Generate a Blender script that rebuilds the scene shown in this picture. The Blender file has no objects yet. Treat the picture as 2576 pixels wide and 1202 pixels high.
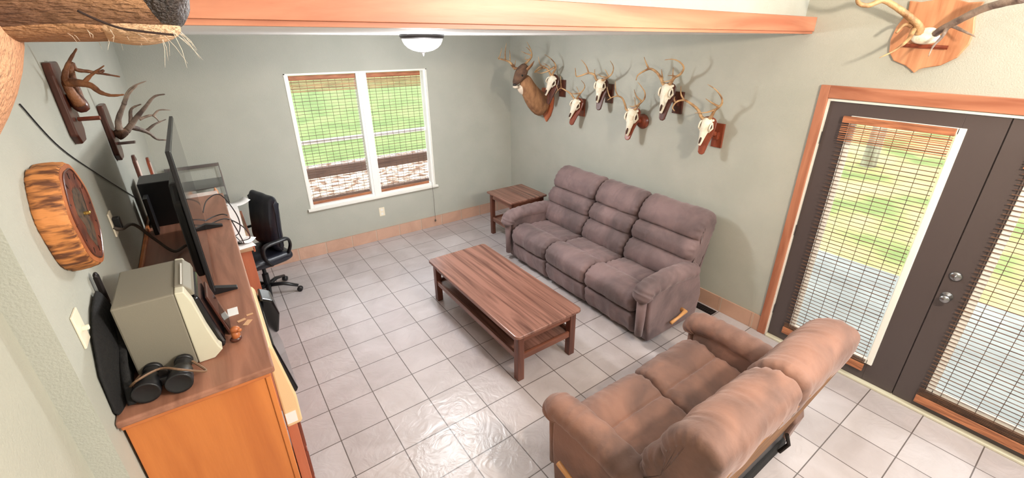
import bpy, bmesh, math, random
from mathutils import Vector, Matrix, noise
random.seed(7)
S = bpy.context.scene
C = S.collection
PI = math.pi
# ------------------------------------------------------------------ camera
CAM = Vector((-0.2578, -3.9664, 2.4503)); YAW, PIT = -0.6267, 1.1617
FPX, PPX, PPY = 1093.22, 1310.13, 572.23
cd = bpy.data.cameras.new('camera'); cam = bpy.data.objects.new('camera', cd); C.objects.link(cam)
cam.location = CAM; cam.rotation_euler = (PIT, 0, YAW)
cd.sensor_width = 36; cd.lens = 36*FPX/2576
cd.shift_x = (1288-PPX)/2576; cd.shift_y = (PPY-601)/2576; cd.clip_start = 0.02; cd.clip_end = 300
S.camera = cam
# ------------------------------------------------------------------ colour management, world, lights
S.view_settings.view_transform = 'Standard'; S.view_settings.look = 'None'
S.view_settings.gamma = 1; S.view_settings.use_curve_mapping = False
S.view_settings.exposure = 0.74
w = bpy.data.worlds.new('world'); S.world = w; w.use_nodes = True
wn = w.node_tree.nodes; wl = w.node_tree.links
bg = wn['Background']; bg.inputs[1].default_value = 2.3
wtc = wn.new('ShaderNodeTexCoord'); wsp = wn.new('ShaderNodeSeparateXYZ'); wrp = wn.new('ShaderNodeValToRGB')
wl.new(wtc.outputs['Generated'], wsp.inputs[0]); wl.new(wsp.outputs['Z'], wrp.inputs[0]); wl.new(wrp.outputs[0], bg.inputs[0])
wrp.color_ramp.elements[0].position = 0.0; wrp.color_ramp.elements[0].color = (0.95, 0.97, 0.93, 1)
wrp.color_ramp.elements[1].position = 0.6; wrp.color_ramp.elements[1].color = (0.90, 0.95, 1.0, 1)
def light(name, kind, loc, energy, col, size=0.1, rot=(0, 0, 0), sy=None):
    d = bpy.data.lights.new(name, kind); d.energy = energy; d.color = col
    if kind == 'AREA':
        d.size = size
        if sy: d.shape = 'RECTANGLE'; d.size_y = sy
    else: d.shadow_soft_size = size
    o = bpy.data.objects.new(name, d); C.objects.link(o); o.location = loc; o.rotation_euler = rot
    return o
light('hanging_lamp_light', 'POINT', (1.65, -4.40, 2.66), 124, (1.0, 0.83, 0.67), 0.07)
light('great_room_fill_top', 'AREA', (1.3, -4.6, 4.25), 12, (1.0, 0.97, 0.93), 2.6, (0, 0, 0), 2.2)  # added overhead fill to brighten the interior, not a known ceiling lamp
light('great_room_fill_side', 'AREA', (3.3, -5.3, 3.1), 125, (0.88, 0.95, 1.0), 1.4, (0, math.radians(70), math.radians(-32)), 1.8)  # added cool fill from the door side; the wall has no window there
light('dome_light', 'POINT', (1.35, -0.4, 2.22), 56, (0.94, 0.97, 1.0), 0.12)

def ray(u, v):
    d = Vector(((u-PPX)/FPX, -(v-PPY)/FPX, -1.0))
    return Matrix.Rotation(YAW, 3, 'Z') @ (Matrix.Rotation(PIT, 3, 'X') @ d)
def at(u, v, ax, val):          # a measured photo point put at its real place on a plane of the room
    d = ray(u, v); t = (val-CAM[ax])/d[ax]
    return CAM + d*t
# ------------------------------------------------------------------ materials
def srgb(r, g, b):
    f = lambda c: (c/255/12.92) if c/255 <= 0.04045 else ((c/255+0.055)/1.055)**2.4
    return (f(r), f(g), f(b), 1)
def mat(name, col, rough=0.6, metal=0.0, col2=None, scale=8.0, stretch=(1, 1, 1), bump=0.0, bscale=None, detail=4, spec=0.5, emit=None, contrast=(0.35, 0.65), distort=0.0):
    m = bpy.data.materials.new(name); m.use_nodes = True
    n = m.node_tree.nodes; l = m.node_tree.links; b = n['Principled BSDF']
    b.inputs['Base Color'].default_value = col; b.inputs['Roughness'].default_value = rough
    b.inputs['Metallic'].default_value = metal; b.inputs['Specular IOR Level'].default_value = spec
    tc = n.new('ShaderNodeTexCoord'); mp = n.new('ShaderNodeMapping'); l.new(tc.outputs['Object'], mp.inputs[0])
    mp.inputs['Scale'].default_value = stretch
    if col2:
        t = n.new('ShaderNodeTexNoise'); t.inputs['Scale'].default_value = scale; t.inputs['Detail'].default_value = detail
        t.inputs['Distortion'].default_value = distort
        l.new(mp.outputs[0], t.inputs[0])
        r = n.new('ShaderNodeValToRGB'); r.color_ramp.elements[0].position = contrast[0]; r.color_ramp.elements[1].position = contrast[1]
        r.color_ramp.elements[0].color = col2; r.color_ramp.elements[1].color = col
        l.new(t.outputs['Fac'], r.inputs[0]); l.new(r.outputs[0], b.inputs['Base Color'])
    if bump:
        t2 = n.new('ShaderNodeTexNoise'); t2.inputs['Scale'].default_value = bscale or scale*3; t2.inputs['Detail'].default_value = 3
        l.new(mp.outputs[0], t2.inputs[0])
        bp = n.new('ShaderNodeBump'); bp.inputs['Strength'].default_value = bump; bp.inputs['Distance'].default_value = 0.01
        l.new(t2.outputs['Fac'], bp.inputs['Height']); l.new(bp.outputs[0], b.inputs['Normal'])
    if emit:
        b.inputs['Emission Color'].default_value = emit[0]; b.inputs['Emission Strength'].default_value = emit[1]
    return m
def wood(name, c1, c2, axis='y', rough=0.4, scale=6, bands=1.0, bump=0.08, q=0.12):
    st = {'x': (q, 1, 1), 'y': (1, q, 1), 'z': (1, 1, q)}[axis]
    m = mat(name, c1, rough, col2=c2, scale=scale*2.2, stretch=st, bump=bump, bscale=60, detail=6, contrast=(0.3, 0.62), distort=bands)
    return m
M = {}
M['wall'] = mat('sage_wall', srgb(180, 180, 169), 0.85, col2=srgb(174, 175, 164), scale=3, bump=0.25, bscale=140)
M['wallg'] = mat('sage_wall_great', srgb(178, 176, 162), 0.85, col2=srgb(172, 171, 157), scale=3, bump=0.25, bscale=140)
M['ceil'] = mat('white_ceiling', srgb(238, 238, 234), 0.8)
M['beam'] = wood('pine_beam', srgb(204, 140, 108), srgb(170, 100, 72), 'x', 0.45, 3)
M['casing'] = wood('oak_casing_z', srgb(186, 124, 94), srgb(150, 88, 62), 'z', 0.45, 5)
M['casingy'] = wood('oak_casing_y', srgb(186, 124, 94), srgb(150, 88, 62), 'y', 0.45, 5)
M['door'] = mat('brown_door_paint', srgb(78, 68, 67), 0.45, bump=0.05, bscale=200)
M['white'] = mat('white_trim', srgb(240, 238, 230), 0.4)
M['vinyl'] = mat('white_vinyl', srgb(245, 245, 242), 0.35)
M['darkwood'] = wood('walnut_top', srgb(142, 100, 86), srgb(88, 57, 47), 'y', 0.24, 9, 1.2, q=0.045)
M['darkwoodz'] = wood('walnut_leg', srgb(112, 66, 50), srgb(76, 42, 33), 'z', 0.35, 6)
M['darkwoodx'] = wood('walnut_rail', srgb(122, 74, 56), srgb(82, 46, 35), 'x', 0.35, 6)
M['orangewood'] = wood('orange_oak_panel', srgb(206, 124, 62), srgb(176, 96, 44), 'z', 0.4, 3, 0.6)
M['topwood'] = wood('worn_cabinet_top', srgb(162, 112, 90), srgb(122, 80, 62), 'y', 0.35, 4, 2)
M['edgewood'] = wood('orange_edge', srgb(214, 130, 70), srgb(180, 98, 50), 'x', 0.4, 4)
M['deskwood'] = wood('desk_wood', srgb(190, 112, 80), srgb(165, 90, 62), 'z', 0.4, 3)
M['suede'] = mat('brown_suede', srgb(124, 101, 100), 0.75, col2=srgb(86, 70, 70), scale=3.2, bump=0.35, bscale=26, detail=5, distort=0.6)
M['suede_lamplit'] = mat('brown_suede_lamplit', srgb(138, 100, 84), 0.75, col2=srgb(94, 69, 60), scale=3.2, bump=0.35, bscale=26, detail=5, distort=0.6)  # same suede as the sofa, with the lamp's warm tint put into the colour
for k in ('suede', 'suede_lamplit'):
    b = M[k].node_tree.nodes['Principled BSDF']; b.inputs['Sheen Weight'].default_value = 0.22; b.inputs['Sheen Roughness'].default_value = 0.5
    b.inputs['Sheen Tint'].default_value = (0.95, 0.8, 0.78, 1)
M['backboard'] = mat('tan_backing_cloth', srgb(150, 105, 66), 0.8, col2=srgb(120, 82, 50), scale=6)
M['black'] = mat('black_plastic', srgb(24, 24, 27), 0.4, bump=0.03)
M['blackgloss'] = mat('black_gloss', srgb(12, 12, 15), 0.12)
M['leather'] = mat('black_leather', srgb(30, 32, 42), 0.35, bump=0.15, bscale=90)
M['cloth_black'] = mat('black_nylon', srgb(16, 15, 15), 0.85, bump=0.5, bscale=60)
M['screen'] = mat('tv_screen', srgb(8, 9, 12), 0.06)
M['grey'] = mat('grey_plastic', srgb(128, 122, 108), 0.5, bump=0.05, bscale=300)
M['pale'] = mat('pale_plastic', srgb(205, 200, 178), 0.4)
M['beige'] = mat('beige_plastic', srgb(222, 195, 150), 0.42, bump=0.04, bscale=200)
M['cream'] = mat('cream_plastic', srgb(238, 228, 205), 0.4)
M['paper'] = mat('white_paper', srgb(236, 234, 232), 0.8)
M['pink'] = mat('pink_print', srgb(222, 190, 180), 0.7, col2=srgb(236, 224, 215), scale=14)
M['bone'] = mat('bleached_bone', srgb(240, 232, 212), 0.6, col2=srgb(215, 196, 165), scale=22, bump=0.35, bscale=70, contrast=(0.25, 0.5))
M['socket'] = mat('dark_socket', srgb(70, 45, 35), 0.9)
M['antler'] = mat('antler', srgb(196, 158, 112), 0.5, col2=srgb(125, 84, 52), scale=16, bump=0.4, bscale=90, contrast=(0.3, 0.6))
M['antlerd'] = mat('dark_antler', srgb(150, 98, 62), 0.5, col2=srgb(96, 58, 38), scale=14, bump=0.4, bscale=90)
M['antlerg'] = mat('grey_antler', srgb(165, 145, 130), 0.5, col2=srgb(95, 80, 74), scale=14, bump=0.4, bscale=90)
M['board'] = wood('plaque_red', srgb(142, 70, 46), srgb(98, 44, 30), 'z', 0.3, 8)
M['boardd'] = wood('plaque_dark', srgb(92, 50, 38), srgb(56, 30, 24), 'z', 0.3, 8)
M['shield'] = wood('oak_shield', srgb(208, 150, 110), srgb(172, 112, 76), 'z', 0.45, 9, 0.5)
M['fur'] = mat('deer_fur', srgb(168, 122, 84), 0.9, col2=srgb(126, 88, 60), scale=20, bump=0.6, bscale=160, stretch=(1, 1, 0.4))
M['furhead'] = mat('deer_face_fur', srgb(112, 82, 62), 0.9, col2=srgb(80, 58, 46), scale=20, bump=0.6, bscale=160)
M['furwhite'] = mat('white_fur', srgb(232, 216, 196), 0.9, bump=0.6, bscale=160)
M['nose'] = mat('dark_nose', srgb(46, 38, 36), 0.45, bump=0.3, bscale=220)
M['mouth'] = mat('dark_mouth_crease', srgb(44, 28, 22), 0.95)
M['eye'] = mat('dark_eye', srgb(10, 8, 8), 0.08)
M['elk'] = mat('elk_fur', srgb(178, 132, 92), 0.9, col2=srgb(104, 70, 50), scale=11, bump=0.9, bscale=260, stretch=(0.3, 1, 1), detail=6)
M['elkneck'] = mat('elk_neck_fur', srgb(206, 156, 120), 0.9, col2=srgb(184, 130, 94), scale=9, bump=0.9, bscale=240, stretch=(1, 1, 0.25), detail=6)
M['elkjaw'] = mat('elk_jaw_fur', srgb(196, 150, 108), 0.9, col2=srgb(150, 104, 70), scale=14, bump=0.9, bscale=260, stretch=(0.4, 1, 1))
M['elklip'] = mat('elk_lip_fur', srgb(206, 148, 104), 0.9, col2=srgb(96, 64, 46), scale=16, bump=0.9, bscale=260, stretch=(0.6, 1, 1), contrast=(.4,.55))
M['elkchin'] = mat('elk_chin_fur', srgb(228, 196, 162), 0.9, col2=srgb(190, 146, 108), scale=14, bump=0.9, bscale=260, stretch=(0.4, 1, 1))
M['elknose'] = mat('elk_nose_pad', srgb(66, 54, 48), 0.5, bump=1.0, bscale=230, col2=srgb(40, 33, 30), scale=230)
M['bark'] = mat('bark_edge', srgb(206, 134, 74), 0.7, col2=srgb(100, 58, 34), scale=55, stretch=(0.2, 1, 1), bump=1.0, bscale=40, contrast=(0.38, 0.55))
M['slab'] = mat('slab_face', srgb(196, 118, 66), 0.4, col2=srgb(156, 86, 48), scale=10, bump=0.1)
M['slabdark'] = mat('burnt_slab_face', srgb(140, 78, 56), 0.3, col2=srgb(84, 46, 36), scale=12, bump=0.1)
M['burn'] = mat('burnt_picture', srgb(58, 52, 44), 0.4, col2=srgb(96, 74, 56), scale=40, contrast=(0.45, 0.6))
M['brass'] = mat('brass', srgb(206, 170, 96), 0.3, 0.9)
M['chrome'] = mat('brushed_nickel', srgb(150, 150, 152), 0.25, 0.9)
M['iron'] = mat('dark_iron', srgb(40, 34, 32), 0.5, 0.6)
M['domeglass'] = mat('frosted_glass', srgb(245, 245, 242), 0.35, emit=((1, 1, 0.98, 1), 0.12))
M['bamboo'] = mat('bamboo_slat', srgb(118, 84, 62), 0.6, col2=srgb(80, 56, 44), scale=40, stretch=(0.2, 0.2, 1))
M['bamboor'] = mat('bamboo_rail', srgb(188, 122, 84), 0.6, col2=srgb(140, 86, 58), scale=60, stretch=(0.1, 0.1, 1), bump=0.5, bscale=90)
M['cordm'] = mat('blind_cord', srgb(96, 84, 76), 0.8)
M['bark2'] = mat('tree_bark', srgb(214, 212, 206), 0.9, col2=srgb(165, 160, 152), scale=8, bump=0.8, stretch=(1, 1, 0.2))
M['leaf'] = mat('leaf', srgb(130, 160, 80), 0.8, col2=srgb(190, 190, 110), scale=20)
M['railw'] = wood('porch_rail_wood', srgb(120, 92, 80), srgb(90, 66, 58), 'x', 0.7)
M['concrete'] = mat('patio_concrete', srgb(152, 154, 148), 0.9, col2=srgb(132, 134, 128), scale=2, bump=0.2, bscale=80)
M['lawn'] = mat('lawn_grass', srgb(132, 146, 88), 0.95, col2=srgb(104, 126, 68), scale=1.2, bump=0.8, bscale=40, detail=8)
M['litter'] = mat('leaf_litter', srgb(212, 190, 168), 0.95, col2=srgb(120, 88, 66), scale=6, detail=8, bump=0.8, bscale=20, contrast=(0.42, 0.55))
M['strawlawn'] = mat('dry_lawn', srgb(186, 174, 118), 0.95, col2=srgb(122, 138, 76), scale=0.9, bump=0.8, bscale=40, detail=9, contrast=(0.38, 0.6))
def glass_mat():
    m = bpy.data.materials.new('window_glass'); m.use_nodes = True; n = m.node_tree.nodes; l = m.node_tree.links
    n.remove(n['Principled BSDF']); o = n['Material Output']
    t = n.new('ShaderNodeBsdfTransparent'); g = n.new('ShaderNodeBsdfGlossy'); g.inputs['Roughness'].default_value = 0.02
    f = n.new('ShaderNodeFresnel'); f.inputs[0].default_value = 1.35; mx = n.new('ShaderNodeMixShader')
    l.new(f.outputs[0], mx.inputs[0]); l.new(t.outputs[0], mx.inputs[1]); l.new(g.outputs[0], mx.inputs[2]); l.new(mx.outputs[0], o.inputs[0])
    return m
M['glass'] = glass_mat()
T = 0.315
def tile_mat(name, c1, c2, cm, wave=True, joints=True):
    m = bpy.data.materials.new(name); m.use_nodes = True; n = m.node_tree.nodes; l = m.node_tree.links; b = n['Principled BSDF']
    tc = n.new('ShaderNodeTexCoord'); br = n.new('ShaderNodeTexBrick')
    br.offset = 0; br.squash = 1; br.inputs['Scale'].default_value = 1; br.inputs['Brick Width'].default_value = T
    br.inputs['Row Height'].default_value = T; br.inputs['Mortar Size'].default_value = 0.0036; br.inputs['Mortar Smooth'].default_value = 0.2
    br.inputs['Color1'].default_value = c1; br.inputs['Color2'].default_value = c2; br.inputs['Mortar'].default_value = cm
    l.new(tc.outputs['Object'], br.inputs[0])
    no = n.new('ShaderNodeTexNoise'); no.inputs['Scale'].default_value = 3.2; no.inputs['Detail'].default_value = 7; no.inputs['Distortion'].default_value = 0.8
    l.new(tc.outputs['Object'], no.inputs[0])
    rp = n.new('ShaderNodeValToRGB'); rp.color_ramp.elements[0].position = 0.3; rp.color_ramp.elements[1].position = 0.7
    rp.color_ramp.elements[0].color = (0.80, 0.78, 0.76, 1); rp.color_ramp.elements[1].color = (1.0, 1.0, 1.0, 1)
    l.new(no.outputs['Fac'], rp.inputs[0])
    mx = n.new('ShaderNodeMix'); mx.data_type = 'RGBA'; mx.blend_type = 'MULTIPLY'; mx.inputs[0].default_value = 1
    l.new(br.outputs['Color'], mx.inputs[6]); l.new(rp.outputs[0], mx.inputs[7]); l.new(mx.outputs[2], b.inputs['Base Color'])
    # slate-like cleft relief
    vo = n.new('ShaderNodeTexNoise'); vo.inputs['Scale'].default_value = 5.5; vo.inputs['Detail'].default_value = 3; vo.inputs['Distortion'].default_value = 3.5
    l.new(tc.outputs['Object'], vo.inputs[0])
    ma = n.new('ShaderNodeMath'); ma.operation = 'MULTIPLY_ADD'; ma.inputs[1].default_value = -1.2; l.new(br.outputs['Fac'], ma.inputs[0]); l.new(vo.outputs['Fac'], ma.inputs[2])
    bp = n.new('ShaderNodeBump'); bp.inputs['Strength'].default_value = 0.34; bp.inputs['Distance'].default_value = 0.012
    l.new(ma.outputs[0], bp.inputs['Height']); l.new(bp.outputs[0], b.inputs['Normal'])
    b.inputs['Roughness'].default_value = 0.31; b.inputs['Specular IOR Level'].default_value = 0.6
    return m
M['floor'] = tile_mat('ceramic_floor_tile', srgb(192, 184, 184), srgb(180, 171, 171), srgb(100, 90, 86))
M['base'] = tile_mat('base_tile', srgb(212, 172, 150), srgb(204, 164, 142), srgb(200, 186, 170))

# ------------------------------------------------------------------ mesh helpers
class MB:
    def __init__(s): s.bm = bmesh.new()
    def box(s, lo, hi, mtx=None):
        lo = Vector(lo); hi = Vector(hi); c = (lo+hi)/2; d = hi-lo
        r = bmesh.ops.create_cube(s.bm, size=1.0, matrix=Matrix.Translation(c) @ Matrix.Diagonal((d.x, d.y, d.z, 1)))
        if mtx is not None: bmesh.ops.transform(s.bm, matrix=mtx, verts=r['verts'])
        return s
    def prism(s, pts, axis, a, b):     # polygon of 2D points extruded along axis from a to b
        def mk(p, t):
            return {0: (t, p[0], p[1]), 1: (p[0], t, p[1]), 2: (p[0], p[1], t)}[axis]
        A = [s.bm.verts.new(mk(p, a)) for p in pts]; B = [s.bm.verts.new(mk(p, b)) for p in pts]
        n = len(pts); s.bm.faces.new(A); s.bm.faces.new(B[::-1])
        for i in range(n): s.bm.faces.new((A[i], B[i], B[(i+1) % n], A[(i+1) % n]))
        return s
    def tube(s, pts, rad, n=10, cap=True, squash=None, up=None):
        pts = [Vector(p) for p in pts]; k = len(pts)
        if not hasattr(rad, '__len__'): rad = [rad]*k
        rings = []; prev = None
        for i, p in enumerate(pts):
            t = (pts[min(i+1, k-1)]-pts[max(i-1, 0)]).normalized()
            if prev is None:
                a = Vector(up) if up else (Vector((0, 0, 1)) if abs(t.z) < 0.9 else Vector((1, 0, 0)))
            else: a = prev
            x = (a - t*a.dot(t)).normalized(); y = t.cross(x); prev = x
            rr = rad[i]; rx, ry = (rr if hasattr(rr, '__len__') else (rr, rr))
            rings.append([s.bm.verts.new(p + x*rx*math.cos(2*PI*j/n) + y*ry*math.sin(2*PI*j/n)) for j in range(n)])
        for A, B in zip(rings, rings[1:]):
            for j in range(n): s.bm.faces.new((A[j], A[(j+1) % n], B[(j+1) % n], B[j]))
        if cap: s.bm.faces.new(rings[0][::-1]); s.bm.faces.new(rings[-1])
        return s
    def lathe(s, prof, n=32, mtx=None):
        rings = []; vs = []
        for r, z in prof:
            ring = [s.bm.verts.new((max(r, 1e-4)*math.cos(2*PI*j/n), max(r, 1e-4)*math.sin(2*PI*j/n), z)) for j in range(n)]
            rings.append(ring); vs += ring
        for A, B in zip(rings, rings[1:]):
            for j in range(n): s.bm.faces.new((A[j], A[(j+1) % n], B[(j+1) % n], B[j]))
        s.bm.faces.new(rings[0][::-1]); s.bm.faces.new(rings[-1])
        if mtx is not None: bmesh.ops.transform(s.bm, matrix=mtx, verts=vs)
        return s
    def ball(s, c, r, n=16, rot=None):
        r = (r, r, r) if not hasattr(r, '__len__') else r
        m = Matrix.Translation(c) @ (rot.to_4x4() if rot is not None else Matrix()) @ Matrix.Diagonal((*r, 1))
        bmesh.ops.create_uvsphere(s.bm, u_segments=n, v_segments=max(6, n//2), radius=1, matrix=m)
        return s
    def build(s, name, m, parent=None, smooth=False, bevel=0, sub=0, seg=2, loc=None):
        bmesh.ops.recalc_face_normals(s.bm, faces=s.bm.faces)
        me = bpy.data.meshes.new(name); s.bm.to_mesh(me); s.bm.free()
        o = bpy.data.objects.new(name, me); C.objects.link(o); me.materials.append(m)
        if parent: o.parent = parent
        if loc: o.location = loc
        if smooth:
            for p in me.polygons: p.use_smooth = True
        if bevel:
            b = o.modifiers.new('bevel', 'BEVEL'); b.width = bevel; b.segments = seg; b.limit_method = 'ANGLE'; b.angle_limit = math.radians(40)
        if sub:
            q = o.modifiers.new('sub', 'SUBSURF'); q.levels = sub; q.render_levels = sub
        return o
def tag(o, label=None, cat=None, group=None, kind=None):
    if label: o['label'] = label
    if cat: o['category'] = cat
    if group: o['group'] = group
    if kind: o['kind'] = kind
    return o
def empty(name, loc=(0, 0, 0), rz=0, label=None, cat=None, group=None):
    o = bpy.data.objects.new(name, None); C.objects.link(o); o.location = loc; o.rotation_euler = (0, 0, rz); o.empty_display_size = 0.05
    return tag(o, label, cat, group)
def struct(name, mb, m, label=None, **k):
    o = mb.build(name, m, **k); o['kind'] = 'structure'
    if label: o['label'] = label
    return o
def crom(pts, n, closed=True):     # Catmull-Rom through the points
    out = []; k = len(pts); pts = [Vector(p) for p in pts]
    seg = k if closed else k-1
    for i in range(seg):
        if closed: a, b, c, d = pts[(i-1) % k], pts[i], pts[(i+1) % k], pts[(i+2) % k]
        else: a, b, c, d = pts[max(i-1, 0)], pts[i], pts[i+1], pts[min(i+2, k-1)]
        for j in range(n):
            t = j/n
            out.append(0.5*((2*b)+(c-a)*t+(2*a-5*b+4*c-d)*t*t+(-a+3*b-3*c+d)*t**3))
    if not closed: out.append(pts[-1])
    return out
def pillow(prof, x0, x1, r, m, name, parent, nx=34, sub=6, disp=None, seed=0):
    """closed (depth, height) outline carried across the width with round ends and wrinkles"""
    P = [Vector((p.x, p.y)) for p in crom([(a, b, 0) for a, b in prof], sub)]
    k = len(P); area = sum(P[i].x*P[(i+1) % k].y-P[(i+1) % k].x*P[i].y for i in range(k))
    N = []
    for i in range(k):
        t = (P[(i+1) % k]-P[i-1]).normalized(); nn = Vector((t.y, -t.x))
        N.append(nn if area > 0 else -nn)
    N = [sum((N[(i+q) % k] for q in range(-5, 6)), Vector((0, 0))).normalized() for i in range(k)]
    bm = bmesh.new(); rings = []
    xs = [x0+r*(1-math.cos(PI/2*j/7)) for j in range(7)] + [x0+r+(x1-x0-2*r)*j/nx for j in range(nx+1)] + [x1-r*(1-math.cos(PI/2*(6-j)/7)) for j in range(7)]
    for x in xs:
        dd = min(x-x0, x1-x); e = 0 if dd >= r else r*(1-math.sqrt(max(0, 1-((r-dd)/r)**2)))
        ring = []
        for i in range(k):
            h = 0.0
            if disp: h = disp(x, P[i].x, P[i].y, min(dd/max(r, 1e-3), 1.0), i/k, seed)
            q = P[i]-N[i]*(e-h)
            ring.append(bm.verts.new((x, q.x, q.y)))
        rings.append(ring)
    for A, B in zip(rings, rings[1:]):
        for j in range(k): bm.faces.new((A[j], B[j], B[(j+1) % k], A[(j+1) % k]))
    for R_, fl in ((rings[0], 0), (rings[-1], 1)):
        cen = sum((v.co for v in R_), Vector())/k; prev = R_
        for f in (0.55, 0.15):
            nr = [bm.verts.new(cen+(v.co-cen)*f) for v in R_]
            for j in range(k): bm.faces.new((prev[j], prev[(j+1) % k], nr[(j+1) % k], nr[j]))
            prev = nr
        cv = bm.verts.new(cen)
        for j in range(k): bm.faces.new((prev[j], prev[(j+1) % k], cv))
    mb = MB(); mb.bm.free(); mb.bm = bm
    return mb.build(name, m, parent, smooth=True)

# ------------------------------------------------------------------ the setting
XL, XG, XR, YB, YJ, ZC = -0.72, -0.79, 3.43, 1.38, -2.42, 2.486
YR, ZG = -6.6, 4.4
struct('floor', MB().box((-0.95, YR, -0.05), (XR+0.16, YB+0.16, 0.0)), M['floor'], 'cream ceramic tile floor with dark grout lines')
def holed(lo_u, hi_u, lo_v, hi_v, hu0, hu1, hv0, hv1, plane):   # wall slab with one rectangular opening, plane(u0,u1,v0,v1) -> box corners
    mb = MB()
    for a, b, c, d in ((lo_u, hu0, lo_v, hi_v), (hu1, hi_u, lo_v, hi_v), (hu0, hu1, lo_v, hv0), (hu0, hu1, hv1, hi_v)):
        if b-a > 1e-4 and d-c > 1e-4: mb.box(*plane(a, b, c, d))
    return mb
WX0, WX1, WZ0, WZ1 = 0.545, 2.155, 0.60, 2.115
struct('wall_back', holed(XL-0.2, XR+0.16, 0, 2.7, WX0, WX1, WZ0, WZ1, lambda a, b, c, d: ((a, YB, c), (b, YB+0.15, d))), M['wall'], 'sage green wall with the double window')
DY0, DY1, DZ1 = -4.51, -2.645, 2.06
struct('wall_right', holed(YR, YB+0.15, 0, ZG, DY0, DY1, 0, DZ1, lambda a, b, c, d: ((XR, a, c), (XR+0.15, b, d))), M['wall'], 'sage green wall behind the sofa and patio doors')
struct('wall_left', MB().box((XL-0.2, YJ, 0), (XL, YB, 2.7)), M['wall'], 'sage green wall with the wooden clock')
struct('wall_great_room', MB().box((XG-0.15, YR, 0), (XG, YJ, ZG)), M['wallg'], 'sage green wall stepped back beside the camera')
struct('wall_rear', MB().box((XG-0.15, YR-0.1, 0), (XR+0.15, YR, ZG)), M['wallg'])
struct('wall_above_beam', MB().box((XG-0.1, -2.36, 2.6), (XR, -2.26, ZG)), M['wall'], 'strip of sage wall above the wooden beam')
struct('ceiling', MB().box((XL-0.2, -2.36, ZC), (XR+0.1, YB+0.1, ZC+0.1)), M['ceil'], 'white ceiling of the low room')
struct('ceiling_great_room', MB().box((XG-0.15, YR, ZG), (XR+0.15, -2.26, ZG+0.1)), M['ceil'])
struct('trim_1', MB().box((XG, -2.44, 2.500), (XR-0.001, -2.362, 2.592)), M['beam'], 'orange pine beam face along the room opening', bevel=0.002)
struct('trim_2', MB().box((XG, -2.43, 2.4845), (XR-0.001, -2.362, 2.4995)), M['beam'], 'thin lower board under the pine beam')
# tile baseboards
bb = MB().box((XL, YB-0.012, 0), (XR-0.012, YB, 0.155)); struct('baseboard_back', bb, M['base'], 'row of peach base tiles under the window', bevel=0.002)
struct('baseboard_right', MB().box((XR-0.012, -2.585, 0), (XR, YB, 0.155)), M['base'], 'row of peach base tiles beside the patio doors', bevel=0.002)
# vertical joints of the base tiles are real thin gaps in front of the wall
jm = mat('base_grout', srgb(176, 150, 130), 0.8)
mb = MB()
for i in range(14): mb.box((XL+0.1+i*T-0.002, YB-0.0135, 0.0), (XL+0.1+i*T+0.002, YB-0.0118, 0.155))
mb.box((XL, YB-0.0135, 0.152), (XR-0.012, YB-0.0118, 0.156))
j1 = mb.build('baseboard_grout', jm); j1['kind'] = 'structure'
mb = MB()
for i in range(13): mb.box((XR-0.0135, -2.5+i*T-0.002, 0.0), (XR-0.0118, -2.5+i*T+0.002, 0.155))
j2 = mb.build('baseboard_grout', jm); j2['kind'] = 'structure'

# ------------------------------------------------------------------ window_1
def window():
    r = empty('window_1', ((WX0+WX1)/2, YB, WZ0), 0); r['kind'] = 'structure'; r['label'] = 'white double sash window over the base tiles'
    ox, oy, oz = -(WX0+WX1)/2, -YB, -WZ0
    def B(mb, name, m, par=r, **k):
        bmesh.ops.translate(mb.bm, vec=(ox, oy, oz), verts=mb.bm.verts); return mb.build(name, m, par, **k)
    mb = MB()   # white jamb liners and sill
    mb.box((WX0, YB-0.006, WZ0), (WX0+0.012, YB+0.15, WZ1)).box((WX1-0.012, YB-0.006, WZ0), (WX1, YB+0.15, WZ1)).box((WX0, YB-0.006, WZ1-0.01), (WX1, YB+0.15, WZ1))
    B(mb, 'jamb_liner', M['white'])
    B(MB().box((WX0-0.03, YB-0.035, WZ0-0.02), (WX1+0.03, YB+0.12, WZ0+0.008)), 'window_sill', M['white'], bevel=0.004)
    B(MB().box((1.318, YB+0.0, WZ0+0.008), (1.378, YB+0.14, WZ1-0.01)), 'mullion', M['vinyl'], bevel=0.003)
    for x0, x1 in ((WX0+0.012, 1.318), (1.378, WX1-0.012)):
        f = MB(); y0, y1 = YB+0.004, YB+0.10; t = 0.03
        f.box((x0, y0, WZ0+0.008), (x0+t, y1, WZ1-0.01)).box((x1-t, y0, WZ0+0.008), (x1, y1, WZ1-0.01))
        f.box((x0+t, y0, WZ0+0.008), (x1-t, y1, WZ0+0.040)).box((x0+t, y0, WZ1-0.02), (x1-t, y1, WZ1-0.01)).box((x0+t, YB+0.06, 1.345), (x1-t, y1, 1.385))
        B(f, 'sash_frame', M['vinyl'], bevel=0.003)
        B(MB().box((x0+t, YB+0.085, WZ0+0.04), (x1-t, YB+0.089, WZ1-0.02)), 'pane', M['glass'])
window()
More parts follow.
